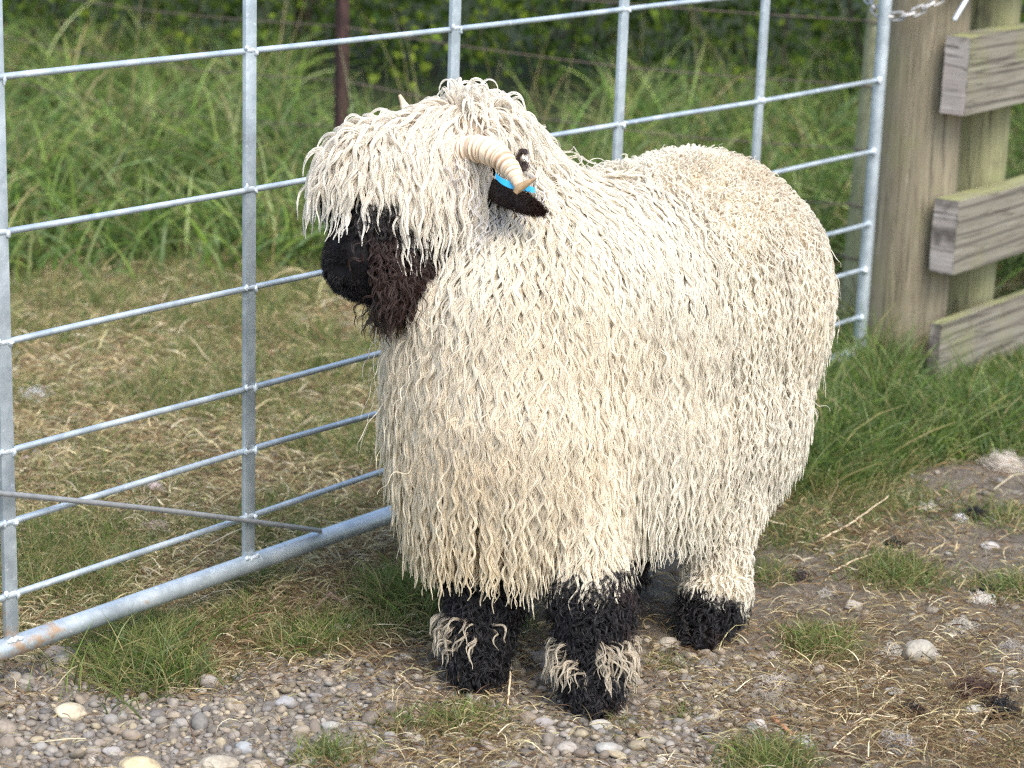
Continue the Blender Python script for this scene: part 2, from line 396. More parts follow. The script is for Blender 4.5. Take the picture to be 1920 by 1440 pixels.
def blades(p, L, W, up=1.0, spread=.5, bendk=.9, dry=.2, dark=1.0, seg=4, tip=.5):
    n = len(p); a = rng.uniform(0, 2*PI, n)
    dirn = np.stack([np.cos(a), np.sin(a), np.zeros(n)], 1)
    lean = rng.uniform(0, spread, n)[:, None]
    D = dirn*lean+UZ*up
    bend = dirn*rng.uniform(.1, bendk, n)[:, None]*1.3-UZ*rng.uniform(.0, bendk, n)[:, None]*.9
    q = p.copy(); q[:, 2] = gh(p[:, 0], p[:, 1])-.004
    return ribbons(q, D, L, W, grass_colors(n, dry, dark), bend, seg, tipc=(rng.random(n) < tip)*rng.uniform(.2, .9, n))
def turf():
    # short grass wherever the green weight says so
    parts = []
    p = scatter(300000, -400, 2300, 380, 1560)
    g, s, v = weights(p[:, 0], p[:, 1]); keep = rng.random(len(p)) < np.clip((g-.16)*1.3, 0, .95)
    keep &= ~near_feet(p); keep &= dist_tall(p[:, 0], p[:, 1]) < .3
    p = p[keep]; g = g[keep]; n = len(p)
    lush = right_lush(p[:, 0], p[:, 1]); D = (p-CAM)@RC[2]
    far = np.clip((D-4.2)/2.5, 0, 1)
    L = (rng.uniform(.020, .06, n)*(.55+.65*np.clip(g, 0, 1.6)))*(1+1.4*lush*rng.random(n))*(1+.6*far)*np.where((pix(p)[0] > 1700) & (pix(p)[1] < 800), .33, 1)
    W = rng.uniform(.0014, .0030, n)*(1+.9*lush)*(1+.5*far)
    dry = .25-.18*lush
    c0 = lush > .5
    for m_, dr, tp in ((c0, .05, .15), (~c0, .30, .5)):
        if m_.sum(): parts.append(blades(p[m_], L[m_], W[m_], 1.0, 1.1, 1.1, dr, 1.0 if tp < .3 else 1.0, 4, tp))
    V, F, C = join(parts); print('turf', n)
    put('short_grass', np_mesh('short_grass', V, F, M['grass'], True, C), label='short green turf growing in patches through bare soil', cat='grass', kind='stuff')
def tall():
    parts = []
    p = scatter(120000, -500, 2400, -330, 760)
    dt = dist_tall(p[:, 0], p[:, 1]); pu = pix(p)[0]; keep = (dt > 0) & (rng.random(len(p)) < .85) & (dt < np.where(pu < 560, 4.0, np.where(pu > 1130, 3.6, 2.3)))
    p = p[keep]; n0 = len(p)
    clump = fbm(p[:, 0], p[:, 1], 3.0, 41); keep = rng.random(n0) < np.clip(clump*1.5-.25, .15, 1); p = p[keep]; n = len(p)
    hgt = .16+.30*fbm(p[:, 0], p[:, 1], 1.2, 43)*np.clip(.5+dist_tall(p[:, 0], p[:, 1])*1.5, 0, 1.2)
    L = hgt*rng.uniform(.6, 1.35, n); W = rng.uniform(.005, .016, n)
    parts.append(blades(p, L, W, 1.0, .75, 1.6, .07, rng.uniform(.5, 2.0, (n, 1)), 6, .2))
    print('tall', n)
    # taller seeding stems leaning about
    q = p[rng.random(n) < .03]; k = len(q)
    parts.append(blades(q, rng.uniform(.4, .75, k), rng.uniform(.003, .005, k), 1, .35, .6, .45, 1.1, 6, .8))
    r = scatter(2600, 1440, 2200, 620, 960); r = r[(right_lush(r[:, 0], r[:, 1]) > .5) & ~((pix(r)[0] > 1690) & (pix(r)[1] < 800))]; k = len(r)
    parts.append(blades(r, rng.uniform(.04, .10, k), rng.uniform(.004, .009, k), .8, 1.0, 1.3, .06, rng.uniform(.9, 1.6, (k, 1)), 5, .1))
    # tufts at the foot of the posts and along the board fence
    r = scatter(5200, 1440, 2200, 560, 800); dt = right_lush(r[:, 0], r[:, 1]); r = r[(dt > .3) & ~((pix(r)[0] > 1725) & (pix(r)[1] < 755))]
    cl = fbm(r[:, 0], r[:, 1], 9, 51); r = r[rng.random(len(r)) < cl*1.2-.25]
    parts.append(blades(r, rng.uniform(.06, .14, len(r)), rng.uniform(.003, .006, len(r)), 1, .45, .8, .04, 1.05, 5, .1))
    # the thin tall tufts by the sheep and under the gate
    for u, v, R_, cnt, h0, h1 in ((265, 1270, .085, 620, .06, .13), (200, 1240, .06, 200, .04, .08), (450, 1180, .08, 260, .03, .07), (650, 1190, .08, 240, .03, .07), (790, 1150, .07, 260, .06, .13),(280, 1235, .07, 420, .05, .10), (340, 1200, .05, 160, .04, .09), (560, 1215, .06, 200, .03, .07), (870, 1365, .06, 200, .03, .06), (1680, 1085, .07, 260, .025, .055), (1530, 1215, .055, 240, .025, .055), (1440, 1425, .055, 240, .03, .06), (620, 1425, .05, 120, .03, .05), (1905, 1120, .06, 120, .04, .08), (480, 1090, .06, 160, .04, .08),(770, 1135, .05, 170, .06, .15), (250, 1210, .045, 120, .05, .10), (840, 1110, .03, 60, .06, .12), (1650, 640, .08, 200, .08, .17), (1700, 680, .05, 90, .06, .12), (1905, 740, .04, 16, .08, .14), (1560, 690, .08, 200, .06, .14)):
        c = G(u, v); z = rng.normal(0, R_*.6, (cnt, 3)); z[:, 2] = 0; z = c+z
        parts.append(blades(z, rng.uniform(h0*.6, h1, cnt), rng.uniform(.0016, .0034, cnt), 1, 1.1, 1.3, .22, rng.uniform(.6, 1.3, (cnt, 1)), 6, .4))
    V, F, C = join(parts)
    put('tall_grass', np_mesh('tall_grass', V, F, M['grass'], True, C), label='long uncut grass along the wire fence and the posts', cat='grass', kind='stuff')
def straw():
    p = scatter(230000, -400, 2300, 380, 1560)
    g, s, v = weights(p[:, 0], p[:, 1]); keep = rng.random(len(p)) < np.clip((s-.05)*np.where((p[:, 1] < -.02) & (pix(p)[0] > 1000), .55, 1.0)-np.clip(v-.9,0,.25)-np.clip(g-.7, 0, 1)*.5, 0.03, .9)
    keep &= ~near_feet(p, .03); keep &= right_lush(p[:, 0], p[:, 1]) < .6; keep &= dist_tall(p[:, 0], p[:, 1]) < .25
    p = p[keep]; n = len(p); D_ = (p-CAM)@RC[2]; far = np.clip((D_-4.2)/2.5, 0, 1)
    a = rng.uniform(0, 2*PI, n); D = np.stack([np.cos(a), np.sin(a), rng.uniform(-.1, 1.1, n)**1.0], 1)
    L = rng.uniform(.012, .06, n)*(1+.7*far); L[rng.random(n) < .03] *= 2.2
    W = rng.uniform(.0010, .0027, n)*(1+1.2*far)*(1+.25*(p[:, 1] > .05))
    q = p.copy(); q[:, 2] = gh(p[:, 0], p[:, 1])+rng.uniform(.001, .014, n)
    b = rng.normal(0, .75, (n, 3)); b[:, 2] = -np.abs(b[:, 2])*.7-D[:, 2]*1.4
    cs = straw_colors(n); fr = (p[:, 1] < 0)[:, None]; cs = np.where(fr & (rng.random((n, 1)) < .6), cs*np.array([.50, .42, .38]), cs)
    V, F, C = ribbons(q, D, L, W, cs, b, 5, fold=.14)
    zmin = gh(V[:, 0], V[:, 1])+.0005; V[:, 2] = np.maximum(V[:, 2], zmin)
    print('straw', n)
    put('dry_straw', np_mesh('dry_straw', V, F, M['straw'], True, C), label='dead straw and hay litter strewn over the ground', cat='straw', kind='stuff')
turf(); tall(); straw()

# ------------------------------------------------------------------ pebbles
def stone_mat():
    t = NT('pebble_stone'); a = t.new('ShaderNodeAttribute'); a.attribute_name = 'Col'; co = t.coord()
    f = t.noise(co, 120, 5, .65); g = t.noise(co, 35, 3)
    k = t.mix(a.outputs['Color'], t.ramp(f, [(.3, (.6, .58, .55)), (.7, (1.3, 1.3, 1.28))]), .75, 'MULTIPLY')
    k = t.mix(k, (.15, .12, .09), t.ramp(g, [(.46, 0), (.70, .65)]))
    t.link(k, t.b.inputs['Base Color']); t.b.inputs['Roughness'].default_value = .75; t.b.inputs['Specular IOR Level'].default_value = .3
    t.bump(f, .35, .0012); return t.m
M['stone'] = stone_mat()
def ico(sub):
    bm = bmesh.new(); bmesh.ops.create_icosphere(bm, subdivisions=sub, radius=1)
    V = np.array([v.co[:] for v in bm.verts]); F = np.array([[v.index for v in f.verts] for f in bm.faces]); bm.free(); return V, F
STC = np.array([[.30, .27, .24], [.25, .24, .23], [.36, .31, .25], [.26, .225, .195], [.42, .39, .34], [.22, .21, .21], [.31, .265, .22], [.38, .33, .24], [.30, .28, .26]])
BIG = [  # u, v (centre), width px, height ratio, colour, label
    (132, 1331, 62, .62, (.50, .44, .32), 'large sandy cream cobble beside the green tuft at lower left'),
    (262, 1436, 84, .55, (.52, .43, .26), 'broad ochre cobble cut by the bottom edge of the picture'),
    (340, 1356, 34, .8, (.30, .28, .25), 'round grey pebble below the green tuft under the gate'),
    (210, 1411, 36, .62, (.36, .34, .32), 'smooth oval pale grey pebble right of the ochre cobble'),
    (75, 1403, 30, .9, (.30, .29, .27), 'round mid grey pebble in the gravel of the lower left corner'),
    (25, 1268, 32, .9, (.44, .38, .30), 'upright tan pebble just below the gate bottom pipe'),
    (110, 1218, 70, .5, (.30, .25, .21), 'flat brown stone touching the underside of the gate pipe'),
    (537, 1312, 40, .75, (.31, .31, .31), 'bluish grey pebble on bare soil left of the sheep'),
    (458, 1402, 36, .8, (.30, .32, .33), 'slate grey pebble pair member near the bottom centre left'),
    (643, 1180, 60, .5, (.36, .33, .28), 'half buried pale stone below the forked twig'),
    (620, 1362, 34, .7, (.34, .33, .30), 'grey oval pebble on the soil below the far front hoof'),
    (407, 1432, 70, .5, (.40, .36, .28), 'long tan stone at the bottom edge left of centre'),
    (1018, 1240, 40, 1.1, (.30, .26, .22), 'tall dull brown stone standing between the two front legs'),
    (1127, 1360, 44, .6, (.46, .44, .40), 'pale oval pebble touching the near front hoof'),
    (1065, 1398, 46, .7, (.34, .31, .27), 'rounded tan grey stone below the near front hoof'),
    (1140, 1402, 50, .55, (.36, .35, .32), 'flat grey stone lower right of the near front hoof'),
    (1020, 1352, 40, .6, (.30, .28, .27), 'dull grey stone left of the near front hoof'),
    (1255, 1208, 46, .6, (.38, .35, .29), 'buff stone beside the hind hoof'),
    (1722, 1220, 66, .85, (.33, .31, .26), 'biggest grey brown cobble lying right of the grass patch'),
    (1752, 1234, 26, .85, (.36, .33, .29), 'small round pebble leaning on the biggest cobble'),
    (1862, 1262, 36, .5, (.34, .33, .31), 'flat grey pebble near the right edge, left of its paler twin'),
    (1896, 1264, 26, .7, (.42, .40, .36), 'paler small pebble at the right edge beside a flat grey one'),
    (1830, 1331, 40, .6, (.42, .41, .37), 'oval light grey pebble beside the black wool at lower right'),
    (1676, 1297, 34, .6, (.42, .40, .37), 'light pebble at the foot of the bent white straw'),
    (1505, 1388, 44, .75, (.38, .38, .37), 'cluster stone of cool grey right of the brown stick'),
    (1420, 1358, 40, 1.0, (.38, .36, .33), 'grey stone left of the brown stick at the bottom'),
    (1450, 1228, 30, .8, (.31, .28, .25), 'dull stone in the soil left of the round grass patch'),
    (1600, 1138, 36, .8, (.36, .33, .28), 'buff stone half sunk above the round grass patch'),
    (1855, 1028, 36, .6, (.44, .42, .40), 'pale grey stone on bare soil below the lush grass'),
    (292, 915, 46, .8, (.44, .36, .34), 'pinkish stone behind the gate below the second lowest rod'),
    (54, 862, 24, .8, (.38, .33, .31), 'pinkish stone behind the gate at the left edge'),
    (104, 878, 32, .6, (.40, .35, .31), 'buff stone behind the gate between the two lower rods'),
    (88, 914, 42, .5, (.38, .34, .31), 'flat stone behind the gate just above the thin brace'),
]
def gravel():
    cand = scatter(90000, -250, 2200, 760, 1560)
    g, s, v = weights(cand[:, 0], cand[:, 1]); keep = rng.random(len(cand)) < np.clip(v*1.3-.10-np.clip(g-.5, 0, .8), .010, 1); cand = cand[keep]; v = v[keep]
    cell = {}; acc = []
    bigs = [(G(u, vv)[:2], w*.5*.85e-3) for u, vv, w, *_ in BIG]
    for p, w in zip(cand, v):
        r = min(.017, .0036+.0044*random.random()+(.010*random.random()**4 if w > .3 else .004*random.random()**2))
        if right_lush(p[0], p[1]) > .4: continue
        key = (int(p[0]/.03), int(p[1]/.03)); ok = True
        for i in (-1, 0, 1):
            for j in (-1, 0, 1):
                for q, rq in cell.get((key[0]+i, key[1]+j), ()):
                    if (p[0]-q[0])**2+(p[1]-q[1])**2 < (.86*(r+rq))**2: ok = False; break
                if not ok: break
            if not ok: break
        if ok and any((p[0]-b[0])**2+(p[1]-b[1])**2 < (rb+r*.7)**2 for b, rb in bigs): ok = False
        if ok: cell.setdefault(key, []).append((p, r)); acc.append((p[0], p[1], r))
    acc = np.array(acc); n = len(acc); print('pebbles', n)
    V0, F0 = ico(2); m_ = len(V0)
    S = acc[:, 2:3]*np.stack([rng.uniform(.9, 1.35, n), rng.uniform(.75, 1.05, n), rng.uniform(.5, .85, n)], 1)
    a = rng.uniform(0, 2*PI, n); ca, sa = np.cos(a), np.sin(a)
    def_ = 1+.16*np.sin(V0[None]*rng.uniform(1, 3, (n, 1, 3))+rng.uniform(0, 6, (n, 1, 3))).sum(2)/1.6
    W = V0[None]*def_[..., None]*S[:, None, :]
    tl = rng.normal(0, .25, n); W[..., 2] += W[..., 0]*tl[:, None]
    X = W[..., 0]*ca[:, None]-W[..., 1]*sa[:, None]; Y = W[..., 0]*sa[:, None]+W[..., 1]*ca[:, None]
    Z = W[..., 2]+(gh(acc[:, 0], acc[:, 1])+S[:, 2]*rng.uniform(-.1, .6, n))[:, None]
    V = np.stack([X+acc[:, :1], Y+acc[:, 1:2], Z], -1).reshape(-1, 3)
    F = (F0[None]+(np.arange(n)*m_)[:, None, None]).reshape(-1, 3)
    C = np.repeat(STC[rng.integers(0, len(STC), n)]*rng.uniform(.45, 1.05, (n, 1))*np.array([1, .985, .93]), m_, 0)
    put('gravel', np_mesh('gravel', V, F, M['stone'], True, C), label='loose small rounded gravel covering the near ground', cat='gravel', kind='stuff')
    V1, F1 = ico(4)
    for i, (u, vv, w, hr, c, lab) in enumerate(BIG):
        p = G(u, vv+w*hr*.25); D = (p-CAM)@RC[2]; r = w/2*D/FPX
        dz = np.array([noise.noise(Vector(v*1.1)+Vector((i*7.3, 0, 0)))*.22+noise.noise(Vector(v*3)+Vector((i*3.3, 5, 0)))*.05 for v in V1])
        W = V1*(1+dz)[:, None]; th = rng.uniform(-.3, .3)
        loc = UR*(math.cos(th)*1)+UF*math.sin(th); loc2 = np.array([-loc[1], loc[0], 0])
        P = W[:, :1]*r*1.02*loc+W[:, 1:2]*r*.78*loc2+W[:, 2:]*r*min(1.1, hr*.85)*UZ
        me = np_mesh('stone', P, F1, M['stone'], True, np.array(c)[None]*rng.uniform(.92, 1.02, (len(P), 1)))
        o = put('stone', me, label=lab, cat='stone', group='larger stones lying on the ground')
        o.location = (p[0], p[1], float(gh(p[0], p[1]))+r*hr*.85*.35)
gravel()

# ------------------------------------------------------------------ galvanised gate
X0, SX = 2.1767, .5311
ZR = [.1648, .2845, .4007, .5771, .7510, .9854]; ZP, ZT = .075, 1.215
def lin(a, b, n=2): return np.linspace(np.asarray(a, float), np.asarray(b, float), n)
def gate():
    g = empty('farm_gate', (X0+2.655, 0, 0), 'galvanised steel farm gate of thin rods behind the sheep', 'gate')
    XL = X0-2*SX; XR = X0+5*SX
    m_ = MB(); m_.tube(lin((XL, 0, ZP), (XR, 0, ZP), 40), .0168, 28); m_.build('bottom_rail', M['galv'], g)
    m_ = MB(); m_.tube(lin((XL, 0, ZT), (XR, 0, ZT), 4), .0168, 28); m_.build('top_rail', M['galv'], g)
    m_ = MB(); m_.tube(lin((XR, 0, ZP-.0), (XR, 0, ZT+.03), 4), .0158, 28); stile = m_.build('end_stile', M['galv'], g)
    m_ = MB(); m_.tube(lin((XL, 0, ZP-.0), (XL, 0, ZT+.03), 4), .0158, 28); m_.build('hinge_stile', M['galv'], g)
    for z in ZR:
        m_ = MB(); x = np.linspace(XL, XR, 60)
        y = .0016*np.sin(x*4.1+z*9)+.0012*np.sin(x*9+z*30); zz = z+.0018*np.sin(x*3.3+z*20)
        m_.tube(np.stack([x, y, zz], 1), .0054, 12); m_.build('rod', M['galv'], g)
    for i in range(-1, 5):
        x = X0+SX*i
        m_ = MB(); m_.box((x-.0125, -.0045, ZP+.012), (x+.0125, .0045, ZT)); b = m_.build('upright_bar', M['galv'], g, bevel=.0012)
        for k, z in enumerate(ZR):
            w = MB()
            for s, q in ((-1, .004), (1, -.002)):
                w.blob((x+s*.0115-.001, -.0065, z+q+random.uniform(-.002, .002)), (random.uniform(.0025, .005), .0035, random.uniform(.004, .008)), i*13+k+s, 2, .5)
            w.blob((x, -.0045, z+.001), (.012, .0016, .004), k, 2, .3); w.build('weld', M['zinc'], b)
        w = MB()
        for q in range(6):
            w.blob((x-.013+q*.005, -.0095-.002*random.random(), ZP+.0135+random.uniform(-.002, .003)), (.005, .004, .0045), q+i*5, 2, .5)
        b2 = w.build('weld', M['zinc'], b)
    for z in ZR:
        w = MB(); w.blob((XR-.013, -.008, z), (.008, .007, .0085), int(z*100), 2, .5); w.build('weld', M['zinc'], stile)
    a = onY(600, 995, -.013); b = onY(0, 925, -.020); c = b+(b-a)*.9
    P = [a+(0.0, 0.0, -.006), a]+[a+(b-a)*t+UZ*(.004*math.sin(t*PI)) for t in np.linspace(.04, 1, 8)]+[c]
    m_ = MB(); m_.tube(P, .0046, 10); m_.build('brace_rod', M['brace'], g)
gate()
# ------------------------------------------------------------------ posts and board fence
def wavy_post(name, x, y, r, h, mat, parent=None, lean=(0, 0), seed=0, **kw):
    n = 48; rows = 60; V = []
    for j in range(rows+1):
        z = -.12+(h+.12)*j/rows
        for k in range(n):
            t = 2*PI*k/n
            rr = r*(1+.035*noise.noise(Vector((math.cos(t)*1.5, math.sin(t)*1.5, z*1.2+seed)))+.018*noise.noise(Vector((math.cos(t)*7, math.sin(t)*7, z*2+seed))))
            V.append((x+lean[0]*z+rr*math.cos(t), y+lean[1]*z+rr*math.sin(t), z))
    F = [[j*n+k, j*n+(k+1) % n, (j+1)*n+(k+1) % n, (j+1)*n+k] for j in range(rows) for k in range(n)]
    F.append([rows*n+k for k in range(n)])
    b = MB(); b.add(V, F); return b.build(name, mat, parent, **kw)
wavy_post('gate_post', 5.035, .0, .110, 1.45, M['post'], label='thick round weathered timber post beside the gate end', cat='post', seed=3)
def board(x, x2, y0, y1, z0, z1, parent, seed):
    nx, nz = 60, 8; b = MB()
    def P(i, k, yy):
        xx = x+(x2-x)*i/nx; zz = z0+(z1-z0)*k/nz
        w = .006*noise.noise(Vector((xx*2.2, seed, k*.2)))
        e = .002*noise.noise(Vector((yy*40, zz*60, seed)))
        return (xx+(e if i in (0, nx) else 0), yy+.0015*noise.noise(Vector((xx*9, zz*30, seed))), zz+w+.0012*noise.noise(Vector((xx*30, yy*20, seed+k))))
    for yy, fl in ((y0, False), (y1, True)):
        V = [P(i, k, yy) for i in range(nx+1) for k in range(nz+1)]
        F = [[i*(nz+1)+k, (i+1)*(nz+1)+k, (i+1)*(nz+1)+k+1, i*(nz+1)+k+1] for i in range(nx) for k in range(nz)]
        if fl: F = [f[::-1] for f in F]
        b.add(V, F)
    for k, fl in ((0, True), (nz, False)):
        V = [P(i, k, yy) for i in range(nx+1) for yy in (y0, y1)]
        F = [[2*i, 2*i+2, 2*i+3, 2*i+1] for i in range(nx)]
        if fl: F = [f[::-1] for f in F]
        b.add(V, F)
    o = b.build('board', M['board'], parent)
    e = MB(); 
    for xi in (0,):
        V = [P(xi, k, y0+(y1-y0)*j/4) for k in range(nz+1) for j in range(5)]
        V = [(v[0]-(.0015 if xi == 0 else -.0015)+.0018*random.uniform(-1, 1)*(xi == 0), v[1], v[2]) for v in V]
        F = [[k*5+j, k*5+j+1, (k+1)*5+j+1, (k+1)*5+j] for k in range(nz) for j in range(4)]
        if xi == 0: F = [f[::-1] for f in F]
        e.add(V, F)
    e.build('end_grain', M['endgrain'], o)
def fence():
    g = empty('board_fence', (5.3, -.1, 0), 'wooden board fence of thick horizontal planks at the right edge', 'fence')
    YF, YB = -.178, -.113
    for i, (ut, vt, ub, vb) in enumerate([(1821, 71, 1808, 217), (1800, 377, 1784, 516), (1762, 610, 1756, 742)]):
        a = onY(ut, vt, YF); b = onY(ub, vb, YF); x = (a[0]+b[0])/2
        yb = YB if i < 2 else -.150
        board(x, x+2.6, YF, yb, b[2], a[2], g, i*5.3)
    a = onY(1821, 71, YF); board(a[0]+.03, a[0]+2.6, YF, YB, a[2]+.13, a[2]+.30, g, 31)
    xl = onY(1861, 206, -.11)[0]
    wavy_post('post', xl+.085, -.02, .09, 1.4, M['green_post'], g, seed=9)
    wavy_post('post', xl+1.9, -.02, .09, 1.4, M['green_post'], g, seed=12)
fence()
def wire_fence():
    Pr = at(1646, 200, 6.35); g = empty('wire_fence', (Pr[0], Pr[1], 0), 'rusty wire stock fence running through the long grass behind the gate', 'fence')
    t = at(1650, 60, 6.35); bo = at(1616, 420, 6.35); dz = t[2]-bo[2]; lean = ((t[0]-bo[0])/dz, (t[1]-bo[1])/dz)
    bx, by = bo[0]-lean[0]*bo[2], bo[1]-lean[1]*bo[2]
    wp = wavy_post('post', bx, by, .040, 1.25, M['green_post'], g, lean=lean, seed=21, label='yellow green algae covered thin wooden post')
    bpy.context.view_layer.update()
    zs = [at(1622, v, 6.35)[2] for v in (38, 158, 278, 382, 480)]
    q = G(645, 50, zs[1]); rq = q[:2]
    m_ = MB(); h = 1.35
    m_.box((rq[0]-.020, rq[1]-.004, -.1), (rq[0]+.020, rq[1]+.004, h)); m_.box((rq[0]-.004, rq[1]+.0045, -.1), (rq[0]+.004, rq[1]+.035, h))
    m_.build('iron_post', M['rust'], g)
    S = rq+(rq-np.array([bx, by]))*1.0
    for i, z in enumerate(zs):
        P = []
        for a, b in ((np.array([bx+lean[0]*z, by+lean[1]*z]), rq), (rq, S)):
            for k in range(14):
                s = k/14; c = a+(b-a)*s; P.append((c[0]+.005*random.uniform(-1, 1), c[1]-.042*(1-s if a[0] == bx+lean[0]*z else 0), z-.035*math.sin(PI*s)*(.5+.3*i)))
        P.append((S[0], S[1], z)); m_ = MB(); m_.tube(P, .0017, 6); m_.build('wire', M['wire'], g)
    for z in zs:
        st = MB(); st.torus((bx+lean[0]*z, by+lean[1]*z, z), (1, 0, 0), (0, 1, 0), .044, .044, .0022, 28, 6); st.build('staple', M['wire'], wp)
    m_ = MB(); c = G(1500, 232, .50)
    S2 = S+(S-rq); P_ = [(S2[0], S2[1], 0)]
wire_fence()
# ------------------------------------------------------------------ chain
def chain():
    g = empty('chain', at(1700, 20, 5.4), 'steel link chain looped round the gate end and the thick post', 'chain')
    pts = [(1618, -14, 5.50), (1632, 2, 5.46), (1640, 18, 5.44), (1652, 29, 5.43), (1672, 31, 5.43), (1694, 30, 5.42), (1712, 24, 5.42), (1728, 18, 5.42), (1746, 6, 5.42), (1762, -2, 5.42), (1780, -12, 5.43), (1800, -22, 5.45), (1824, -32, 5.5)]
    W = np.array([at(*p) for p in pts])
    seg = np.linalg.norm(np.diff(W, axis=0), axis=1); cum = np.concatenate([[0], np.cumsum(seg)]); pitch = .0262; n = int(cum[-1]/pitch)
    view = -RC[2]
    for i in range(n):
        f = lambda s: np.array([np.interp(s, cum, W[:, k]) for k in range(3)])
        c = f((i+.5)*pitch); d = f((i+1)*pitch)-f(i*pitch); d /= np.linalg.norm(d)
        up = np.cross(d, view); up /= np.linalg.norm(up); a = math.radians(25 if i % 2 else 105); b = up*math.cos(a)+np.cross(d, up)*math.sin(a)
        m_ = MB(); m_.torus(c, d, b, .0185, .0095, .0032, 26, 8); m_.build('link', M['chain'], g)
    p = MB(); a = at(1789, 38, 5.38); b = at(1814, -4, 5.40); c = b+(b-a)*1.2
    p.tube([a, a+(b-a)*.05, b, c], [.0035, .0055, .0055, .0055], 12); p.build('latch_pin', M['zinc'], None, label='bright steel rod end hanging over the thick post', cat='metal pin')
chain()
# ------------------------------------------------------------------ dark bramble hedge beyond the wire fence
def hedge():
    g = empty('hedge', G(700, 0, 0)*1.0, 'dark leafy hedge behind the long grass at the top of the picture', 'hedge')
    d = np.array([-.55, .83]); d /= np.linalg.norm(d)
    cx = []; n = 60000
    s = rng.uniform(-3.5, 7.5, n); t = rng.uniform(0, 1.0, n); z = rng.uniform(.0, 1, n)**.8*1.7
    base = np.array([7.4, 2.8])
    nrm = np.array([.83, .55])
    bulge = .35*fbm(s+20, z+3, 1.4, 61)
    P = np.stack([base[0]+d[0]*s+nrm[0]*(t-bulge), base[1]+d[1]*s+nrm[1]*(t-bulge), z], 1)
    keep = fbm(P[:, 0]*1+P[:, 2], P[:, 1]+P[:, 2]*.7, 2.6, 63) > .30; P = P[keep]; n = len(P)
    L = rng.uniform(.02, .05, n); D = rng.normal(0, 1, (n, 3)); D[:, 2] = D[:, 2]*.6-.1
    c = np.array([[.035, .065, .012], [.05, .085, .015], [.10, .15, .02], [.025, .05, .012]])[rng.integers(0, 4, n)]*rng.uniform(.7, 1.3, (n, 1))
    br = (fbm(P[:, 0], P[:, 2]+P[:, 1], 3, 64) > .60) & (rng.random(n) < .3); c[br] = np.array([.20, .27, .03])*rng.uniform(.7, 1.1, (br.sum(), 1))
    V, F, C = ribbons(P, D, L, L*.95, c, rng.normal(0, .3, (n, 3)), 3)
    put('foliage', np_mesh('foliage', V, F, M['leaf'], True, C), g)
    k = 260; s = rng.uniform(-3.3, 7.3, k); t = rng.uniform(.2, .9, k)
    P = np.stack([base[0]+d[0]*s+nrm[0]*t, base[1]+d[1]*s+nrm[1]*t, np.full(k, -.02)], 1); D = rng.normal(0, .35, (k, 3)); D[:, 2] = 1
    V, F, C = ribbons(P, D, rng.uniform(.8, 1.7, k), rng.uniform(.008, .02, k), np.full((k, 3), .05)*np.array([1, .75, .5]), rng.normal(0, .4, (k, 3)), 8, fold=.1)
    put('branches', np_mesh('branches', V, F, M['straw'], True, C), g)
hedge()

# ------------------------------------------------------------------ the sheep: body volume
CAP = []   # name, A, B, ra, rb
def cap(name, a, b, ra, rb): CAP.append((name, at(*a), at(*b), ra, rb))
cap('body', (950, 640, 3.77), (968, 800, 3.74), .178, .160)
cap('body', (1010, 600, 3.80), (1292, 540, 4.09), .190, .238)
cap('body', (1020, 780, 3.80), (1308, 755, 4.08), .160, .178)
cap('neck', (1010, 540, 3.82), (905, 345, 3.84), .165, .118)
cap('head', (868, 300, 3.76), (705, 345, 3.68), .088, .066)
cap('muzzle', (705, 345, 3.68), (675, 482, 3.635), .063, .046)
cap('muzzle', (672, 500, 3.63), (704, 512, 3.63), .042, .036)
cap('jaw', (840, 390, 3.74), (722, 500, 3.66), .066, .044)
cap('thigh', (1335, 780, 4.04), (1345, 930, 4.00), .112, .055)
cap('shank', (1348, 945, 4.00), (1345, 1105, 3.98), .048, .036)
cap('leg_hn', (1340, 1120, 3.98), (1312, 1205, 3.93), .034, .027)
cap('leg_hf', (1190, 940, 4.12), (1130, 1150, 4.07), .05, .030)
cap('leg_fn', (1095, 930, 3.69), (1112, 1130, 3.66), .050, .038)
cap('leg_fn', (1112, 1130, 3.66), (1112, 1318, 3.645), .036, .031)
cap('leg_ff', (900, 920, 3.77), (908, 1100, 3.74), .050, .038)
cap('leg_ff', (908, 1100, 3.74), (895, 1272, 3.722), .036, .031)
CN = [c[0] for c in CAP]; CA = np.array([c[1] for c in CAP]); CB = np.array([c[2] for c in CAP]); CR = np.array([[c[3], c[4]] for c in CAP])
def cdist(p):
    p = np.asarray(p)[:, None, :]; ab = CB-CA; t = np.clip(((p-CA)*ab).sum(2)/(ab*ab).sum(1), 0, 1)
    return np.linalg.norm(p-(CA+t[..., None]*ab), axis=2)-(CR[:, 0]+t*(CR[:, 1]-CR[:, 0]))
def sdf(p, K=.018):
    d = cdist(p); m_ = d.min(1); return m_-K*np.log(np.exp(-(d-m_[:, None])/K).sum(1))
def grad(p, e=.002):
    d0 = sdf(p); g = np.stack([sdf(p+np.eye(3)[i]*e)-d0 for i in range(3)], 1)
    return d0, g/(np.linalg.norm(g, axis=1)[:, None]+1e-9)
def lab(p):
    return np.array(CN)[cdist(p).argmin(1)]
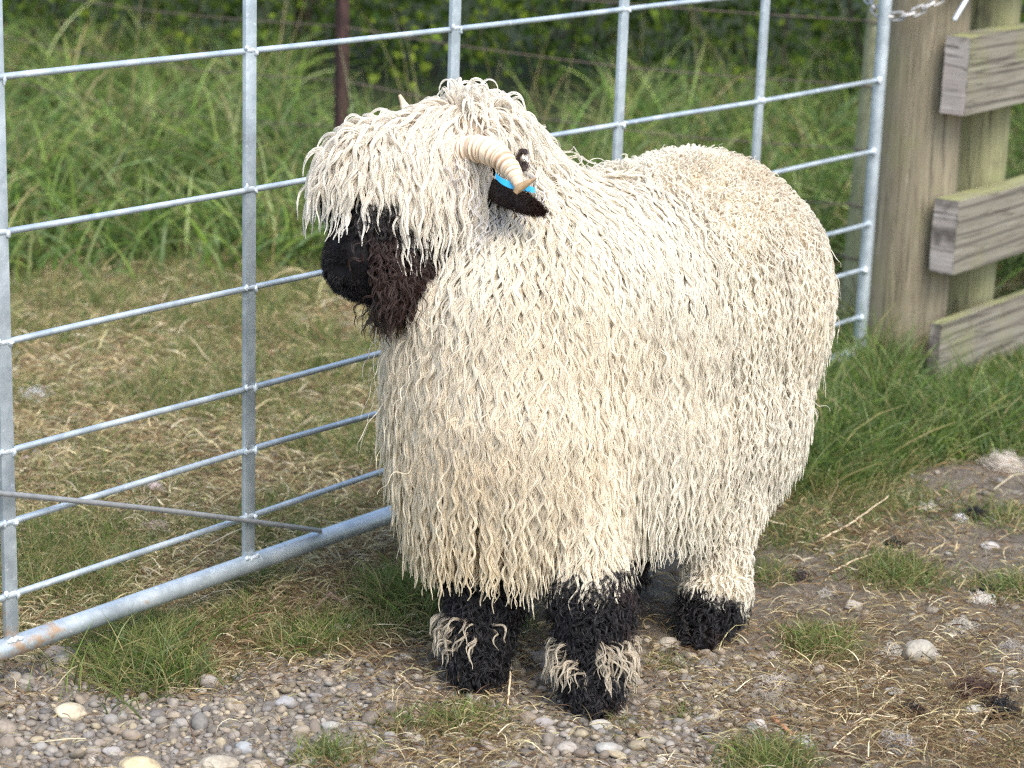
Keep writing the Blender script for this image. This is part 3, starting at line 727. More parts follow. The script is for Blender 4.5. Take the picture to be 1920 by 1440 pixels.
def fur_mat(name, rough=.45, trans=.25, spec=.35):
    t = NT(name); a = t.new('ShaderNodeAttribute'); a.attribute_name = 'Col'
    t.link(a.outputs['Color'], t.b.inputs['Base Color']); t.b.inputs['Roughness'].default_value = rough; t.b.inputs['Specular IOR Level'].default_value = spec
    if trans:
        tr = t.new('ShaderNodeBsdfTranslucent'); t.link(a.outputs['Color'], tr.inputs[0]); mx = t.new('ShaderNodeMixShader'); mx.inputs[0].default_value = trans
        t.link(t.b.outputs[0], mx.inputs[1]); t.link(tr.outputs[0], mx.inputs[2]); t.link(mx.outputs[0], t.out.inputs[0])
    return t.m
M['wool'] = fur_mat('cream_wool', .36, .40, .45); M['dark_wool'] = fur_mat('black_wool', .40, .1, .4)
SH = empty('sheep', (G(1100, 1330)+G(1305, 1215)+G(890, 1285))/3*np.array([1, 1, 0]), 'shaggy white sheep with black face, curled horn and black woolly legs', 'sheep')
def body_mesh():
    bm = bmesh.new()
    for nme, A, B, ra, rb in CAP:
        L = np.linalg.norm(B-A); k = max(2, int(L/.02))
        for i in range(k+1):
            s = i/k; c = A+(B-A)*s; r = ra+(rb-ra)*s
            bmesh.ops.create_icosphere(bm, subdivisions=3, radius=r*1.005, matrix=Matrix.Translation(c))
    me = bpy.data.meshes.new('tmp'); bm.to_mesh(me); bm.free()
    o = bpy.data.objects.new('tmp', me); col.objects.link(o)
    r = o.modifiers.new('r', 'REMESH'); r.mode = 'VOXEL'; r.voxel_size = .0065
    dg = bpy.context.evaluated_depsgraph_get(); ev = o.evaluated_get(dg); m2 = bpy.data.meshes.new_from_object(ev)
    bpy.data.objects.remove(o); bpy.data.meshes.remove(me)
    n = len(m2.vertices); V = np.zeros(n*3); m2.vertices.foreach_get('co', V); V = V.reshape(-1, 3)
    for it in range(4):
        d, g = grad(V); V -= g*np.clip(d, -.01, .01)[:, None]
    # nostril and mouth crease pressed into the muzzle
    for (u, v, D, r, dep) in ((632, 500, 3.585, .012, .011), (650, 505, 3.585, .009, .010)):
        c = at(u, v, D); q = np.linalg.norm(V-c, axis=1); d, g = grad(V); V -= g*(dep*np.exp(-(q/r)**2))[:, None]
    a, b = at(640, 545, 3.60), at(715, 520, 3.60); t = np.clip(((V-a)@(b-a))/((b-a)@(b-a)), 0, 1); q = np.linalg.norm(V-(a+t[:, None]*(b-a)), axis=1); d, g = grad(V); V -= g*(.009*np.exp(-(q/.006)**2))[:, None]
    m2.vertices.foreach_set('co', V.ravel()); m2.update(); m2.name = 'body'
    L = lab(V); c = np.tile(np.array([.80, .70, .54]), (n, 1))
    dark = np.isin(L, ['muzzle', 'jaw', 'leg_hn', 'leg_hf', 'leg_fn', 'leg_ff']); c[dark] = (.005, .004, .004)
    hd = L == 'head'; c[hd] = (.012, .008, .007)
    top = hd & (V[:, 2] > (at(850, 300, 3.72)[2])); c[top] = (.5, .42, .32)
    a = m2.color_attributes.new('Col', 'FLOAT_COLOR', 'POINT'); cc = np.ones((n, 4), dtype=np.float32); cc[:, :3] = c; a.data.foreach_set('color', cc.ravel())
    m2.materials.clear(); m2.materials.append(M['wool_skin']); m2.polygons.foreach_set('use_smooth', [True]*len(m2.polygons))
    put('body', m2, SH)
    m2.calc_loop_triangles(); T = np.zeros(len(m2.loop_triangles)*3, dtype=np.int32); m2.loop_triangles.foreach_get('vertices', T); T = T.reshape(-1, 3)
    return V, T
M['wool_skin'] = fur_mat('sheep_skin', .6, 0, .15)
BV, BT = body_mesh()
TA = np.linalg.norm(np.cross(BV[BT[:, 1]]-BV[BT[:, 0]], BV[BT[:, 2]]-BV[BT[:, 0]]), axis=1)/2
print('body area', TA.sum(), 'verts', len(BV))
def roots(density):
    n = int(TA.sum()*density); i = rng.choice(len(BT), n, p=TA/TA.sum()); a, b = rng.random(n), rng.random(n); f = a+b > 1; a[f], b[f] = 1-a[f], 1-b[f]
    T = BT[i]; return BV[T[:, 0]]*(1-a-b)[:, None]+BV[T[:, 1]]*a[:, None]+BV[T[:, 2]]*b[:, None]
def n3(p, s, seed):
    return vnoise(p[:, 0]+p[:, 2]*.61, p[:, 1]+p[:, 2]*.83, s, seed)*.5+vnoise(p[:, 2]*1.1+p[:, 0]*.37, p[:, 0]*.9-p[:, 1]*.71, s, seed+5)*.5
def locks(P, L, comb, lam, amp, rl, k, rs, C0, C1, S=20, lift=.5, grav=.35, stand=.010, jit=.25, phase_s=14, drop=1.0, stray=.0, planar=.3, wan=.03, pjit=.7, offr=(.5, 1.3)):
    """P roots; L lengths; comb tangential directions (n,3); lam wavelength; amp wave height; rl lock radius; k strands; rs strand radius;
    C0, C1 root and tip colours. Returns positions (n*k,S,3), radii, colours"""
    n = len(P); d0, N = grad(P)
    cmb = comb+rng.normal(0, jit, (n, 3)); 
    d = N*lift+cmb; d /= np.linalg.norm(d, axis=1)[:, None]
    off = stand*rng.uniform(offr[0], offr[1], n); X = np.zeros((n, S, 3)); X[:, 0] = P-N*.003; NN = np.zeros((n, S, 3)); NN[:, 0] = N
    st = (L/(S-1))[:, None]; wander = rng.normal(0, 1, (n, 3)); wander2 = rng.normal(0, 1, (n, 3)); ph = rng.uniform(0, 6, n)
    for i in range(1, S):
        s = i/(S-1)
        d = d+UZ*(-grav*drop)*(.5+s)+(wander*math.sin(3*s)+wander2*math.cos(5*s+1))*(wan+.16*stray)
        d /= np.linalg.norm(d, axis=1)[:, None]
        x = X[:, i-1]+d*st; f, g = grad(x); tgt = off*min(1, s*4+.1); pen = np.maximum(tgt-f, 0)
        x = x+g*pen[:, None]; d2 = x-X[:, i-1]; d = d2/(np.linalg.norm(d2, axis=1)[:, None]+1e-9)
        x = X[:, i-1]+d*st; x[:, 2] = np.maximum(x[:, 2], .006); X[:, i] = x; NN[:, i] = g
    T = np.gradient(X, axis=1); T /= np.linalg.norm(T, axis=2)[..., None]+1e-9
    NN = NN-T*(NN*T).sum(2)[..., None]; NN /= np.linalg.norm(NN, axis=2)[..., None]+1e-9; B = np.cross(T, NN)
    s = np.linspace(0, 1, S)[None, :]
    phase = 2*PI*(n3(P, phase_s, 71)*2.2)+rng.normal(0, pjit, n)
    lamv = lam*rng.uniform(.90, 1.14, n); 
    th = phase[:, None]+2*PI*(L[:, None]*s)/lamv[:, None]
    A = (amp*rng.uniform(.5, 1.35, n))[:, None]*np.clip(s*4, 0, 1)*(1-.15*s); hand = np.where(rng.random(n) < .5, -1, 1)[:, None]
    X = X+(A*np.sin(th))[..., None]*B+(A*planar*hand*np.cos(th)+A*.25)[..., None]*NN
    ra = rng.uniform(0, 2*PI, (n, k)); rr = np.sqrt(rng.random((n, k)))
    tw = rng.uniform(2, 6, (n, 1, 1))*hand[..., None]
    ang = ra[:, :, None]+tw*s[None]
    env = (np.clip(.35+s*3, 0, 1)*(1-.88*np.clip((s-.35)/.65, 0, 1)**1.3))[None]
    R = rl*(rr[:, :, None])*env*rng.uniform(.55, 1.5, (n, 1, 1))
    X = X[:, None]+(R*np.cos(ang))[..., None]*B[:, None]+(R*np.sin(ang)*.7)[..., None]*NN[:, None]
    X = X+rng.normal(0, .00012, X.shape)
    lenf = rng.uniform(.82, 1.0, (n, k)); 
    rad = rs*(1-.75*s**2.2)[None]*rng.uniform(.7, 1.25, (n, k))[..., None]*np.clip(.6+s*3, 0, 1)[None]
    w = (s[None, ..., None])**.8
    cl = C0[:, None, None]*(1-w)+C1[:, None, None]*w; cl = cl*rng.uniform(.86, 1.10, (n, k, 1, 1)); cl = np.broadcast_to(cl, (n, k, S, 3))
    X[..., 2] = np.maximum(X[..., 2], .003)
    return X.reshape(n*k, S, 3), rad.reshape(n*k, S), cl.reshape(n*k, S, 3)
def hair(name, sets, mat, parent, **kw):
    ns = sum(x.shape[0] for x, _, _ in sets); sizes = np.concatenate([np.full(x.shape[0], x.shape[1], dtype=np.int32) for x, _, _ in sets])
    hc = bpy.data.hair_curves.new(name); hc.add_curves(sizes.tolist())
    X = np.concatenate([x.reshape(-1, 3) for x, _, _ in sets]).astype(np.float32); R = np.concatenate([r.ravel() for _, r, _ in sets]).astype(np.float32)
    Cc = np.concatenate([c.reshape(-1, 3) for _, _, c in sets]).astype(np.float32)
    hc.attributes['position'].data.foreach_set('vector', X.ravel())
    a = hc.attributes.get('radius') or hc.attributes.new('radius', 'FLOAT', 'POINT'); a.data.foreach_set('value', R)
    a = hc.attributes.new('Col', 'FLOAT_COLOR', 'POINT'); c4 = np.ones((len(Cc), 4), dtype=np.float32); c4[:, :3] = Cc; a.data.foreach_set('color', c4.ravel())
    hc.materials.append(mat); print(name, ns, len(X))
    return put(name, hc, parent, **kw)
def cream(P, seed=0):
    """root and tip colours of the coat: yellower low on the chest, whiter on neck and crown, greyer on the back"""
    n = len(P); k = n3(P, 7, 31)[:, None]; k2 = n3(P, 40, 33)[:, None]
    u, v = pix(P); lo = np.clip((.75-P[:, 2])/.45, 0, 1)[:, None]; fr = np.clip((1250-u)/350, 0, 1)[:, None]
    warm = np.clip(lo*fr*.9+.45*(k-.35), 0, 1)
    c1 = np.array([.88, .84, .73])*(1-warm)+np.array([.88, .77, .55])*warm; c0 = np.array([.78, .72, .60])*(1-warm)+np.array([.76, .63, .45])*warm
    dirt = (np.clip((P[:, 2]-.62)/.15, 0, 1)*np.clip((u-1230)/120, 0, 1)*np.clip((n3(P, 11, 36)-.3)*2.5, 0, 1))[:, None]
    c1 = c1*(1-dirt*np.array([.13, .18, .24])); c0 = c0*(1-dirt*np.array([.22, .27, .33]))
    c1 = np.minimum(c1*(.88+.20*k2), .93); return c0*(.85+.2*k2), c1
def fleece():
    P = roots(17500); L_ = lab(P); d, N = grad(P)
    m_ = np.isin(L_, ['body', 'neck', 'thigh', 'shank', 'head']) | (np.isin(L_, ['leg_fn', 'leg_ff', 'leg_hf']) & (P[:, 2] > .205))
    m_ &= ~((L_ == 'head')); P = P[m_]; N = N[m_]; L_ = L_[m_]
    farside = (N @ UF) > .35; keep = ~farside | (rng.random(len(P)) < .45); P = P[keep]; N = N[keep]; L_ = L_[keep]
    u, v = pix(P); n = len(P)
    back = np.clip((u-1000)/330, 0, 1)          # 0 at the chest, 1 at the rump (along the body's own axis)
    axis = (CB[1]-CA[1])/np.linalg.norm(CB[1]-CA[1]); ta = np.clip(((P-CA[1])@axis)/np.linalg.norm(CB[1]-CA[1]), 0, 1.2)
    topn = np.clip((N[:, 2]-.2)/.5, 0, 1); rump = np.clip((ta-.35)/.4, 0, 1)
    L = (.135-.055*rump)*rng.uniform(.8, 1.2, n); L = L*(1-topn*rump*.62)*(1-.2*topn)
    low = np.clip((.40-P[:, 2])/.12, 0, 1)*(1-rump); L *= 1-.46*low
    L = np.where((L_ == 'thigh'), .070*rng.uniform(.8, 1.2, n), L); L = np.where(L_ == 'shank', .050*rng.uniform(.7, 1.2, n), L); L = np.where((u > 1380) & (v > 820), L*.88, L)
    L = np.where(L_ == 'neck', L*.95, L); L = np.where(np.isin(L_, ['leg_fn', 'leg_ff']), rng.uniform(.05, .085, n), L)
    under = (N[:, 2] < -.55); L = np.where(under & (L_ == 'body'), L*.72, L)
    # comb: outwards from the back line, backwards on the neck
    side = np.cross(axis, UZ); side /= np.linalg.norm(side); sgn = np.sign((P-CA[1])@side)
    comb = side*(sgn*(.5*topn))[:, None]-UZ*(.3+.4*(1-topn))[:, None]
    nk = (L_ == 'neck'); comb[nk] += UR*.25*topn[nk][:, None]
    sw = n3(P, 9, 55)-.5; comb += axis*(sw*.8)[:, None]
    c0, c1 = cream(P); sets = []
    tight = topn*rump
    for lo_, hi_, lam, amp, rl, k in ((-.1, .2, .040, .0042, .0042, 6), (.2, .6, .030, .0034, .0036, 5), (.6, 1.1, .019, .0036, .0034, 5)):
        pass
    a_ = rump < .5; b_ = (rump >= .5) & (tight < .4); c_ = (rump >= .5) & (tight >= .4)
    ra_ = rng.random(n)
    for q, lam, amp, rl, k, S in ((a_ & (ra_ < .46), .050, .0047, .0040, 17, 36), (b_ & (ra_ < .95), .028, .0032, .0029, 9, 22), (c_, .021, .0036, .0028, 6, 16)):
        if q.sum() == 0: continue
        if S == 36:
            L[q] *= 1.75; hem = .172+rng.normal(0, .016, n)-.02*np.clip((ta-.3)*4, 0, 1); L[q] = np.clip(np.minimum(L, P[:, 2]-hem), .045, 1)[q]
        elif S == 22: L[q] = np.clip(np.minimum(L, P[:, 2]-.165), .04, 1)[q]
        sets.append(locks(P[q], L[q], comb[q], lam, amp, rl, k, .00052, c0[q], c1[q], S=S, lift=.35, grav=.55 if S > 16 else .35, stand=.014, jit=.07, stray=.03 if S > 16 else .12, wan=.012, pjit=.3, phase_s=6, offr=(.35, 1.35)))
    # single stray locks standing a little proud
    q = rng.random(n) < .015; sets.append(locks(P[q], np.minimum(L[q], .17)*rng.uniform(.9, 1.2, q.sum()), comb[q], .040, .0060, .0014, 3, .00040, c0[q], c1[q]*1.0, S=24, lift=.8, grav=.24, stand=.022, jit=.3, stray=.35))
    # soft fuzz between the locks
    q = rng.random(n) < .85; sets.append(locks(P[q], np.minimum(L[q], .13)*.7, comb[q], .040, .004, .009, 7, .00036, c0[q]*1.16, c0[q]*.6+c1[q]*.46, S=12, lift=.25, grav=.55, stand=.0015, jit=.5, stray=.4))
    hair('fleece', sets, M['wool'], SH)
fleece()
# ------------------------------------------------------------------ forelock, face and leg wool
def head_wool():
    P = roots(26000); L_ = lab(P); d, N = grad(P); u, v = pix(P)
    hx = CB[4]-CA[4]; hl = np.linalg.norm(hx); hx = hx/hl       # poll to brow
    t = ((P-CA[4])@hx)/hl; ax = CA[4]+np.clip(t, 0, 1)[:, None]*(CB[4]-CA[4]); up = P[:, 2]-ax[:, 2]
    q = np.isin(L_, ['head', 'muzzle', 'neck']) & (t > -.9) & (up > .012-.03*(t < .45)) & (t < 1.6)
    q &= ~((L_ == 'neck') & (t < -.25)); q &= ~((L_ == 'muzzle') & (P[:, 2] < CB[4][2]-.004))
    p = P[q]; n = len(p); tt = t[q]; Nn = N[q]
    c0 = np.tile([.78, .70, .58], (n, 1)); c1 = np.tile([.92, .885, .79], (n, 1))*rng.uniform(.92, 1.03, (n, 1))
    fw = np.clip((tt+.2)/.6, 0, 1)
    side = np.cross(hx, UZ); side /= np.linalg.norm(side); sg = np.sign((p-CA[4])@side)
    comb = hx*(.15+.75*fw)[:, None]+side*(sg*.35)[:, None]+UZ*(.15-.1*fw)[:, None]
    back = tt < .02; comb[back] = -hx*.9-UZ*.2+side*(sg[back]*.4)[:, None]
    keep = rng.random(n) < .70; p, tt, Nn, c0, c1, fw, comb, sg, back = [a[keep] for a in (p, tt, Nn, c0, c1, fw, comb, sg, back)]; n = len(p)
    L = rng.uniform(.13, .20, n)*np.where(tt > .9, .62, 1)*np.where(back, .5, 1)
    pu = pix(p)[0]; L = np.where((pu > 705) & (pu < 765), L*.82, L)
    s1 = locks(p, L, comb, .055, .0038, .0043, 14, .00043, c0, c1, S=32, lift=.15, grav=.24, stand=.015, jit=.09, stray=.04, phase_s=7, wan=.02, pjit=.8, offr=(.3, 1.5))
    # side locks that hang from under the horn over the cheek
    q = (L_ == 'head') & (t < .55) & (t > -.3) & (up > -.045) & (up < .03) & (rng.random(len(P)) < .38); p2 = P[q]; n2 = len(p2)
    g = rng.uniform(.62, 1.0, (n2, 1)); s2 = locks(p2, rng.uniform(.10, .16, n2), np.tile([0, 0, -.5], (n2, 1)), .030, .0045, .0024, 5, .00058, np.tile([.60, .55, .50], (n2, 1))*g, np.tile([.88, .86, .83], (n2, 1))*g, S=26, lift=.5, grav=.40, stand=.022, jit=.15, stray=.2)
    hair('forelock', [s1, s2], M['wool'], SH)
    # dark brown curls on cheek and jaw
    q = np.isin(L_, ['jaw', 'muzzle', 'head']) & (up < -.012); q &= ~((v > 420) & (u < 655+np.maximum(v-430, 0)*.40+45*(n3(P, 60, 99)-.5))) | (rng.random(len(P)) < .0)
    smooth = (L_ == 'muzzle') & (u < 680); q &= ~smooth
    p = P[q]; n = len(p); br = np.clip((n3(p, 14, 81)-.36)*3.5, 0, 1)[:, None]
    blk = np.array([.013, .010, .009]); brn = np.array([.042, .022, .016]); c = blk*(1-br)+brn*br
    low = np.clip((CB[7][2]+.02-p[:, 2])/.05, 0, 1)
    s3 = locks(p, rng.uniform(.03, .055, n)*(1+.4*low), np.tile([0, 0, -.35], (n, 1)), .030, .0040, .0052, 6, .00040, c*.6, c, S=16, lift=.7, grav=.30, stand=.010, jit=.5, stray=.6, phase_s=20)
    hair('cheek_wool', [s3], M['dark_wool'], SH)
    # short black fur on nose and legs
    q = (np.isin(L_, ['muzzle', 'jaw']) & (u < 740)) | ((L_ == 'head') & (up < .0) & (u < 800)); p = np.repeat(P[q], 8, 0)+rng.normal(0, .003, (q.sum()*8, 3)); d, g_ = grad(p); p = p-g_*d[:, None]; kk = (np.linalg.norm(p-at(636, 502, 3.585), axis=1) > .013); p = p[kk]; n = len(p)
    dn = (CB[5]-CA[5]); dn /= np.linalg.norm(dn); c = np.tile([.012, .011, .012], (n, 1))*rng.uniform(.5, 1.5, (n, 1))
    hair('nose_fur', [locks(p, rng.uniform(.006, .011, n), np.tile(dn, (n, 1)), .05, .0002, .0006, 2, .00022, c, c, S=4, lift=.22, grav=.0, stand=.0012, jit=.18)], M['dark_wool'], SH)
head_wool()
def leg_wool():
    for leg, band, cnt in (('leg_fn', (None, 0, 0), 42000), ('leg_ff', (G(890, 1285), .140, .080), 42000), ('leg_hn', None, 26000), ('leg_hf', None, 14000)):
        P = roots(cnt); L_ = lab(P); q = (L_ == leg) & (P[:, 2] < .225) & (P[:, 2] > .012); p = P[q]; n = len(p); d, N = grad(p)
        lowf = np.clip((.05-p[:, 2])/.04, 0, 1)
        br = (np.clip((n3(p, 25, 91)-.55)*4, 0, .6)*np.clip((N@UR), 0, 1))[:, None]
        c = np.array([.0105, .0098, .0105])*(1-br)+np.array([.035, .015, .010])*br; c = c*rng.uniform(.6, 1.6, (n, 1))
        s1 = locks(p, rng.uniform(.028, .048, n)*(1-.55*lowf), np.tile([0, 0, -.1], (n, 1)), .030, .0055, .0042, 6, .00040, c, c*1.2, S=16, lift=.75, grav=.28, stand=.012, jit=.5, stray=.8, phase_s=20)
        sets = [s1]
        hair('leg_wool', sets, M['dark_wool'], SH)
        if band:
            zz = p[:, 2]; face = (N@(-UF)) > -.35; k = n3(p, 22, 95+len(leg))
            lr = N@UR; pat = ((lr > .15) | (lr < -.35)) if leg == 'leg_fn' else ((lr < -.1) | ((lr > .1) & (lr < .45)))
            q2 = (zz > .070) & (zz < .124) & face & pat & (k > .36) & (rng.random(n) < (.5 if leg == 'leg_fn' else .3)); pp = p[q2]; k_ = len(pp)
            w = rng.uniform(.75, 1.05, (k_, 1)); s2 = locks(pp, rng.uniform(.048, .075, k_), N[q2]*.2, .036, .0042, .0036, 8, .00046, np.tile([.40, .31, .20], (k_, 1))*w, np.tile([.76, .68, .54], (k_, 1))*w, S=22, lift=.6, grav=.36, stand=.030, jit=.2, stray=.3)
            hair('ankle_tuft', [s2], M['wool'], SH)
leg_wool()
# ------------------------------------------------------------------ hooves, horns, ear, tag
def path_pts(pts, n=80):
    W = np.array([at(*p[:3]) for p in pts]); r = np.array([p[3] for p in pts]); s = np.linspace(0, len(pts)-1, n)
    def cr(A):
        A = np.concatenate([[2*A[0]-A[1]], A, [2*A[-1]-A[-2]]]); out = []
        for x in s:
            i = min(int(x), len(pts)-2); t = x-i; p0, p1, p2, p3 = A[i], A[i+1], A[i+2], A[i+3]
            out.append(.5*((2*p1)+(-p0+p2)*t+(2*p0-5*p1+4*p2-p3)*t*t+(-p0+3*p1-3*p2+p3)*t**3))
        return np.array(out)
    return cr(W), cr(r)
def horn(pts, ribs, name='horn'):
    P, r = path_pts(pts, 260); s = np.linspace(0, 1, 260)
    fr = ((s+.012*np.sin(s*37)+.008*np.sin(s*83+1))*ribs) % 1; wob = .05*np.sin(s*70)+.04*np.sin(s*131)
    prof = (1-np.abs(fr*2-1)**1.5)*(.24)*np.clip((.86-s)*8, 0, 1); rr = r*(.90+prof+wob*.35)
    b = MB(); b.tube(P, rr, 26); o = b.build(name, M['horn'], SH)
    me = o.data; a = me.color_attributes.new('Col', 'FLOAT_COLOR', 'POINT'); n = len(me.vertices); c = np.ones((n, 4), dtype=np.float32)
    ring = np.arange(n)//26; ring = np.minimum(ring, 259); line = np.clip(1-np.minimum(fr, 1-fr)*3.2, 0, 1)[ring]*np.clip((.9-s[ring])*8, 0, 1); tip = np.clip((s[ring]-.78)*6, 0, 1)
    base = np.array([.74, .62, .46]); c[:, :3] = base*(1-line[:, None]*.9)+np.array([.34, .19, .10])*line[:, None]*.9
    c[:, :3] = c[:, :3]*(1-tip[:, None]*.55)+np.array([.30, .20, .10])*tip[:, None]*.55
    a.data.foreach_set('color', c.ravel()); return o
def horn_mat():
    t = NT('horn_keratin'); a = t.new('ShaderNodeAttribute'); a.attribute_name = 'Col'; f = t.noise(t.coord(), 120, 4, .6)
    t.link(t.mix(a.outputs['Color'], t.ramp(f, [(.3, (.75, .68, .62)), (.7, (1.15, 1.12, 1.1))]), .7, 'MULTIPLY'), t.b.inputs['Base Color'])
    t.b.inputs['Roughness'].default_value = .5; t.bump(f, .3, .0015); return t.m
M['horn'] = horn_mat()
horn([(838, 296, 3.68, .018), (868, 282, 3.65, .0190), (905, 280, 3.62, .0195), (936, 295, 3.595, .0175), (958, 318, 3.575, .0140), (970, 340, 3.56, .0105), (974, 355, 3.552, .0078)], 23)
# the flat turned-out tip of the same horn
def horn_tip():
    P, r = path_pts([(966, 362, 3.545, .0042), (972, 354, 3.545, .0066), (986, 345, 3.541, .0056), (1006, 334, 3.532, .0012)], 24)
    b = MB(); b.tube(P, r, 14); o = b.build('horn_tip', M['horn_tip'], SH)
M['horn_tip'] = simple('horn_tip', (.34, .23, .12), .5, 0, .3, 90, .3)
horn_tip()
horn([(800, 300, 3.86, .020), (778, 250, 3.86, .016), (764, 212, 3.86, .010), (749, 178, 3.86, .0032)], 12)
def ear():
    P, r = path_pts([(910, 346, 3.69, .010), (932, 358, 3.65, .015), (950, 366, 3.62, .0172), (980, 380, 3.60, .0152), (1002, 391, 3.59, .0095), (1018, 398, 3.585, .002)], 40)
    b = MB(); b.tube(P, r, 24); V = b.V[0]; vw = RC[2]      # flattened across the sight line, tipped
    n = 24
    for i in range(40):
        for k in range(n):
            w = V[i*n+k]-P[i]; V[i*n+k] = P[i]+w-vw*np.dot(w, vw)*.45
    fur = simple('ear_skin', (.020, .012, .010), .8, 0, .4, 80); e = b.build('ear', fur, SH)
    p = V[rng.integers(0, len(V), 5200)]; T = P[-1]-P[0]; T /= np.linalg.norm(T); cx = P[np.argmin(((p[:, None]-P[None])**2).sum(2), 1)]; N = p-cx; N /= np.linalg.norm(N, axis=1)[:, None]+1e-9
    S = 5; s = np.linspace(0, 1, S)[None, :, None]; L = rng.uniform(.005, .010, (len(p), 1, 1)); dr = T*.9+N*.35+rng.normal(0, .2, p.shape)
    X = p[:, None]+rng.normal(0, .001, p.shape)[:, None]+dr[:, None]*L*s; c = np.array([.030, .017, .012])*rng.uniform(.5, 1.7, (len(p), 1, 1))*np.ones((1, S, 1))
    hair('ear_fur', [(X, np.full((len(p), S), .00035)*(1-.8*s[..., 0]), c*np.ones(3))], M['dark_wool'], e)
    # blue plastic tag folded over the upper edge of the ear
    tg = simple('blue_plastic', (.015, .34, .62), .35, 0, .06, 30, .05)
    Pt = np.array([at(*q) for q in ((929, 331, 3.572), (940, 341, 3.566), (955, 348, 3.563), (972, 351, 3.562), (988, 354, 3.562), (1003, 357, 3.564))]); P2, _ = path_pts([(929, 329, 3.572, 1), (940, 339, 3.566, 1), (955, 346, 3.563, 1), (972, 350, 3.562, 1), (988, 353, 3.562, 1), (1003, 357, 3.564, 1)], 24)
    up = RC[1]; V = []; F = []
    for i, c_ in enumerate(P2):
        h = .0058*(1-.25*abs(i/11.5-1)); 
        for a_, b_ in ((1, -1), (1, 1), (-1, 1), (-1, -1)): V.append(c_+up*h*a_+vw*.0009*b_)
    for i in range(23): F += [[i*4+k, i*4+(k+1) % 4, i*4+4+(k+1) % 4, i*4+4+k] for k in range(4)]
    F += [[0, 1, 2, 3], [95, 94, 93, 92]]
    m_ = MB(); m_.add(V, F); c = at(990, 354, 3.5595); m_.tube([c, c-vw*.003], .0045, 16); m_.build('ear_tag', tg, e)
    # the dark curl behind the horn
    b = MB(); th = np.linspace(0, 2.6*PI, 60); c = at(979, 300, 3.60)
    Q = np.array([c+RC[0]*(.006*math.cos(t_))+RC[1]*(.009*math.sin(t_)-.003*t_+.010)+RC[2]*.002*t_ for t_ in th]); off = rng.normal(0, .0022, (46, 1, 3)); X = Q[None]+off*np.linspace(1, .4, 60)[None, :, None]; X = X+rng.normal(0, .0012, (46, 1, 3))*np.linspace(0, 3, 60)[None, :, None]
    hair('ear_curl', [(X, np.full((46, 60), .0004), np.tile([.05, .032, .026], (46, 60, 1)))], M['dark_wool'], e)
M['curl'] = simple('brown_wool', (.06, .035, .025), .6, 0, .5, 200, .6)
ear()
def hooves():
    hm = simple('hoof_horn', (.014, .012, .011), .5, 0, .4, 60, .4)
    for (u, v, D) in ((1100, 1336, 3.63), (882, 1288, 3.705), (1308, 1212, 3.91), (1125, 1168, 4.05)):
        c = G(u, v); fwd = -UF*.8-UR*.35; sd = np.cross(fwd, UZ); b = MB()
        for s in (-1, 1):
            b.blob(c+sd*s*.013+UZ*.014+fwd*.004, (.0175, .0175, .022), s+3, 3, .15)
            b.blob(c+sd*s*.012+UZ*.006+fwd*.018, (.012, .012, .011), s+9, 3, .15)
        b.build('hoof', hm, SH)
hooves()
def eye():
    em = simple('eye', (.02, .014, .008), .1, 0, .1, 30, 0)
    for (u, v, D) in ((742, 390, 3.625), (640, 392, 3.66)):
        b = MB(); b.blob(at(u, v, D), (.013, .013, .013), 0, 3, 0); b.build('eye', em, SH)
eye()

# ------------------------------------------------------------------ shed wool, sticks and stems on the ground
def tuft(u, v, w, c, label, n=160, h=.5, name='wool_tuft', cat='wool tuft'):
    p = G(u, v); D = (p-CAM)@RC[2]; r = w/2*D/FPX; S = 12; ps = rng.normal(0, .36, (n, 3))*np.array([r, r*.8, 0]); P = ps+np.array([p[0], p[1], gh(p[0], p[1])]); P[:, 2] += np.abs(rng.normal(0, r*h*.3, n))
    X = np.zeros((n, S, 3)); X[:, 0] = P; d = rng.normal(0, 1, (n, 3)); d[:, 2] = d[:, 2]*.3; bn = rng.normal(0, 1, (n, 3)); bn[:, 2] *= .4
    for i in range(1, S):
        d = d+bn*.25+rng.normal(0, .3, (n, 3))*np.array([1, 1, .3])-(X[:, i-1]-(P.mean(0)))*(.9/r); d /= np.linalg.norm(d, axis=1)[:, None]; X[:, i] = X[:, i-1]+d*(r*2.2/S)
    X[..., 2] = np.maximum(X[..., 2], gh(X[..., 0], X[..., 1])+.0008)
    k = 3; X = np.repeat(X, k, 0)+rng.normal(0, r*.05, (n*k, 1, 3)); X[..., 2] = np.maximum(X[..., 2], gh(X[..., 0], X[..., 1])+.0006)
    cc = np.array(c)*rng.uniform(.7, 1.2, (n*k, 1, 1))*np.ones((1, S, 1))
    dk = sum(c) < .3
    core = MB(); core.blob((0, 0, r*h*.30), (r*.8, r*.62, r*h*.45), u, 3, .5)
    o = core.build(name, simple('tuft_core', tuple(x*.7 for x in c), .9, 0, .3, 80, .8), label=label, cat=cat, group='shed wool tufts lying on the ground')
    o.location = (p[0], p[1], float(gh(p[0], p[1])))
    f = hair('strands', [(X-np.array(o.location), np.full((n*k, S), .00030), cc)], M['dark_wool' if dk else 'wool'], None); f.parent = o
WH = (.66, .62, .54); BK = (.013, .012, .014)
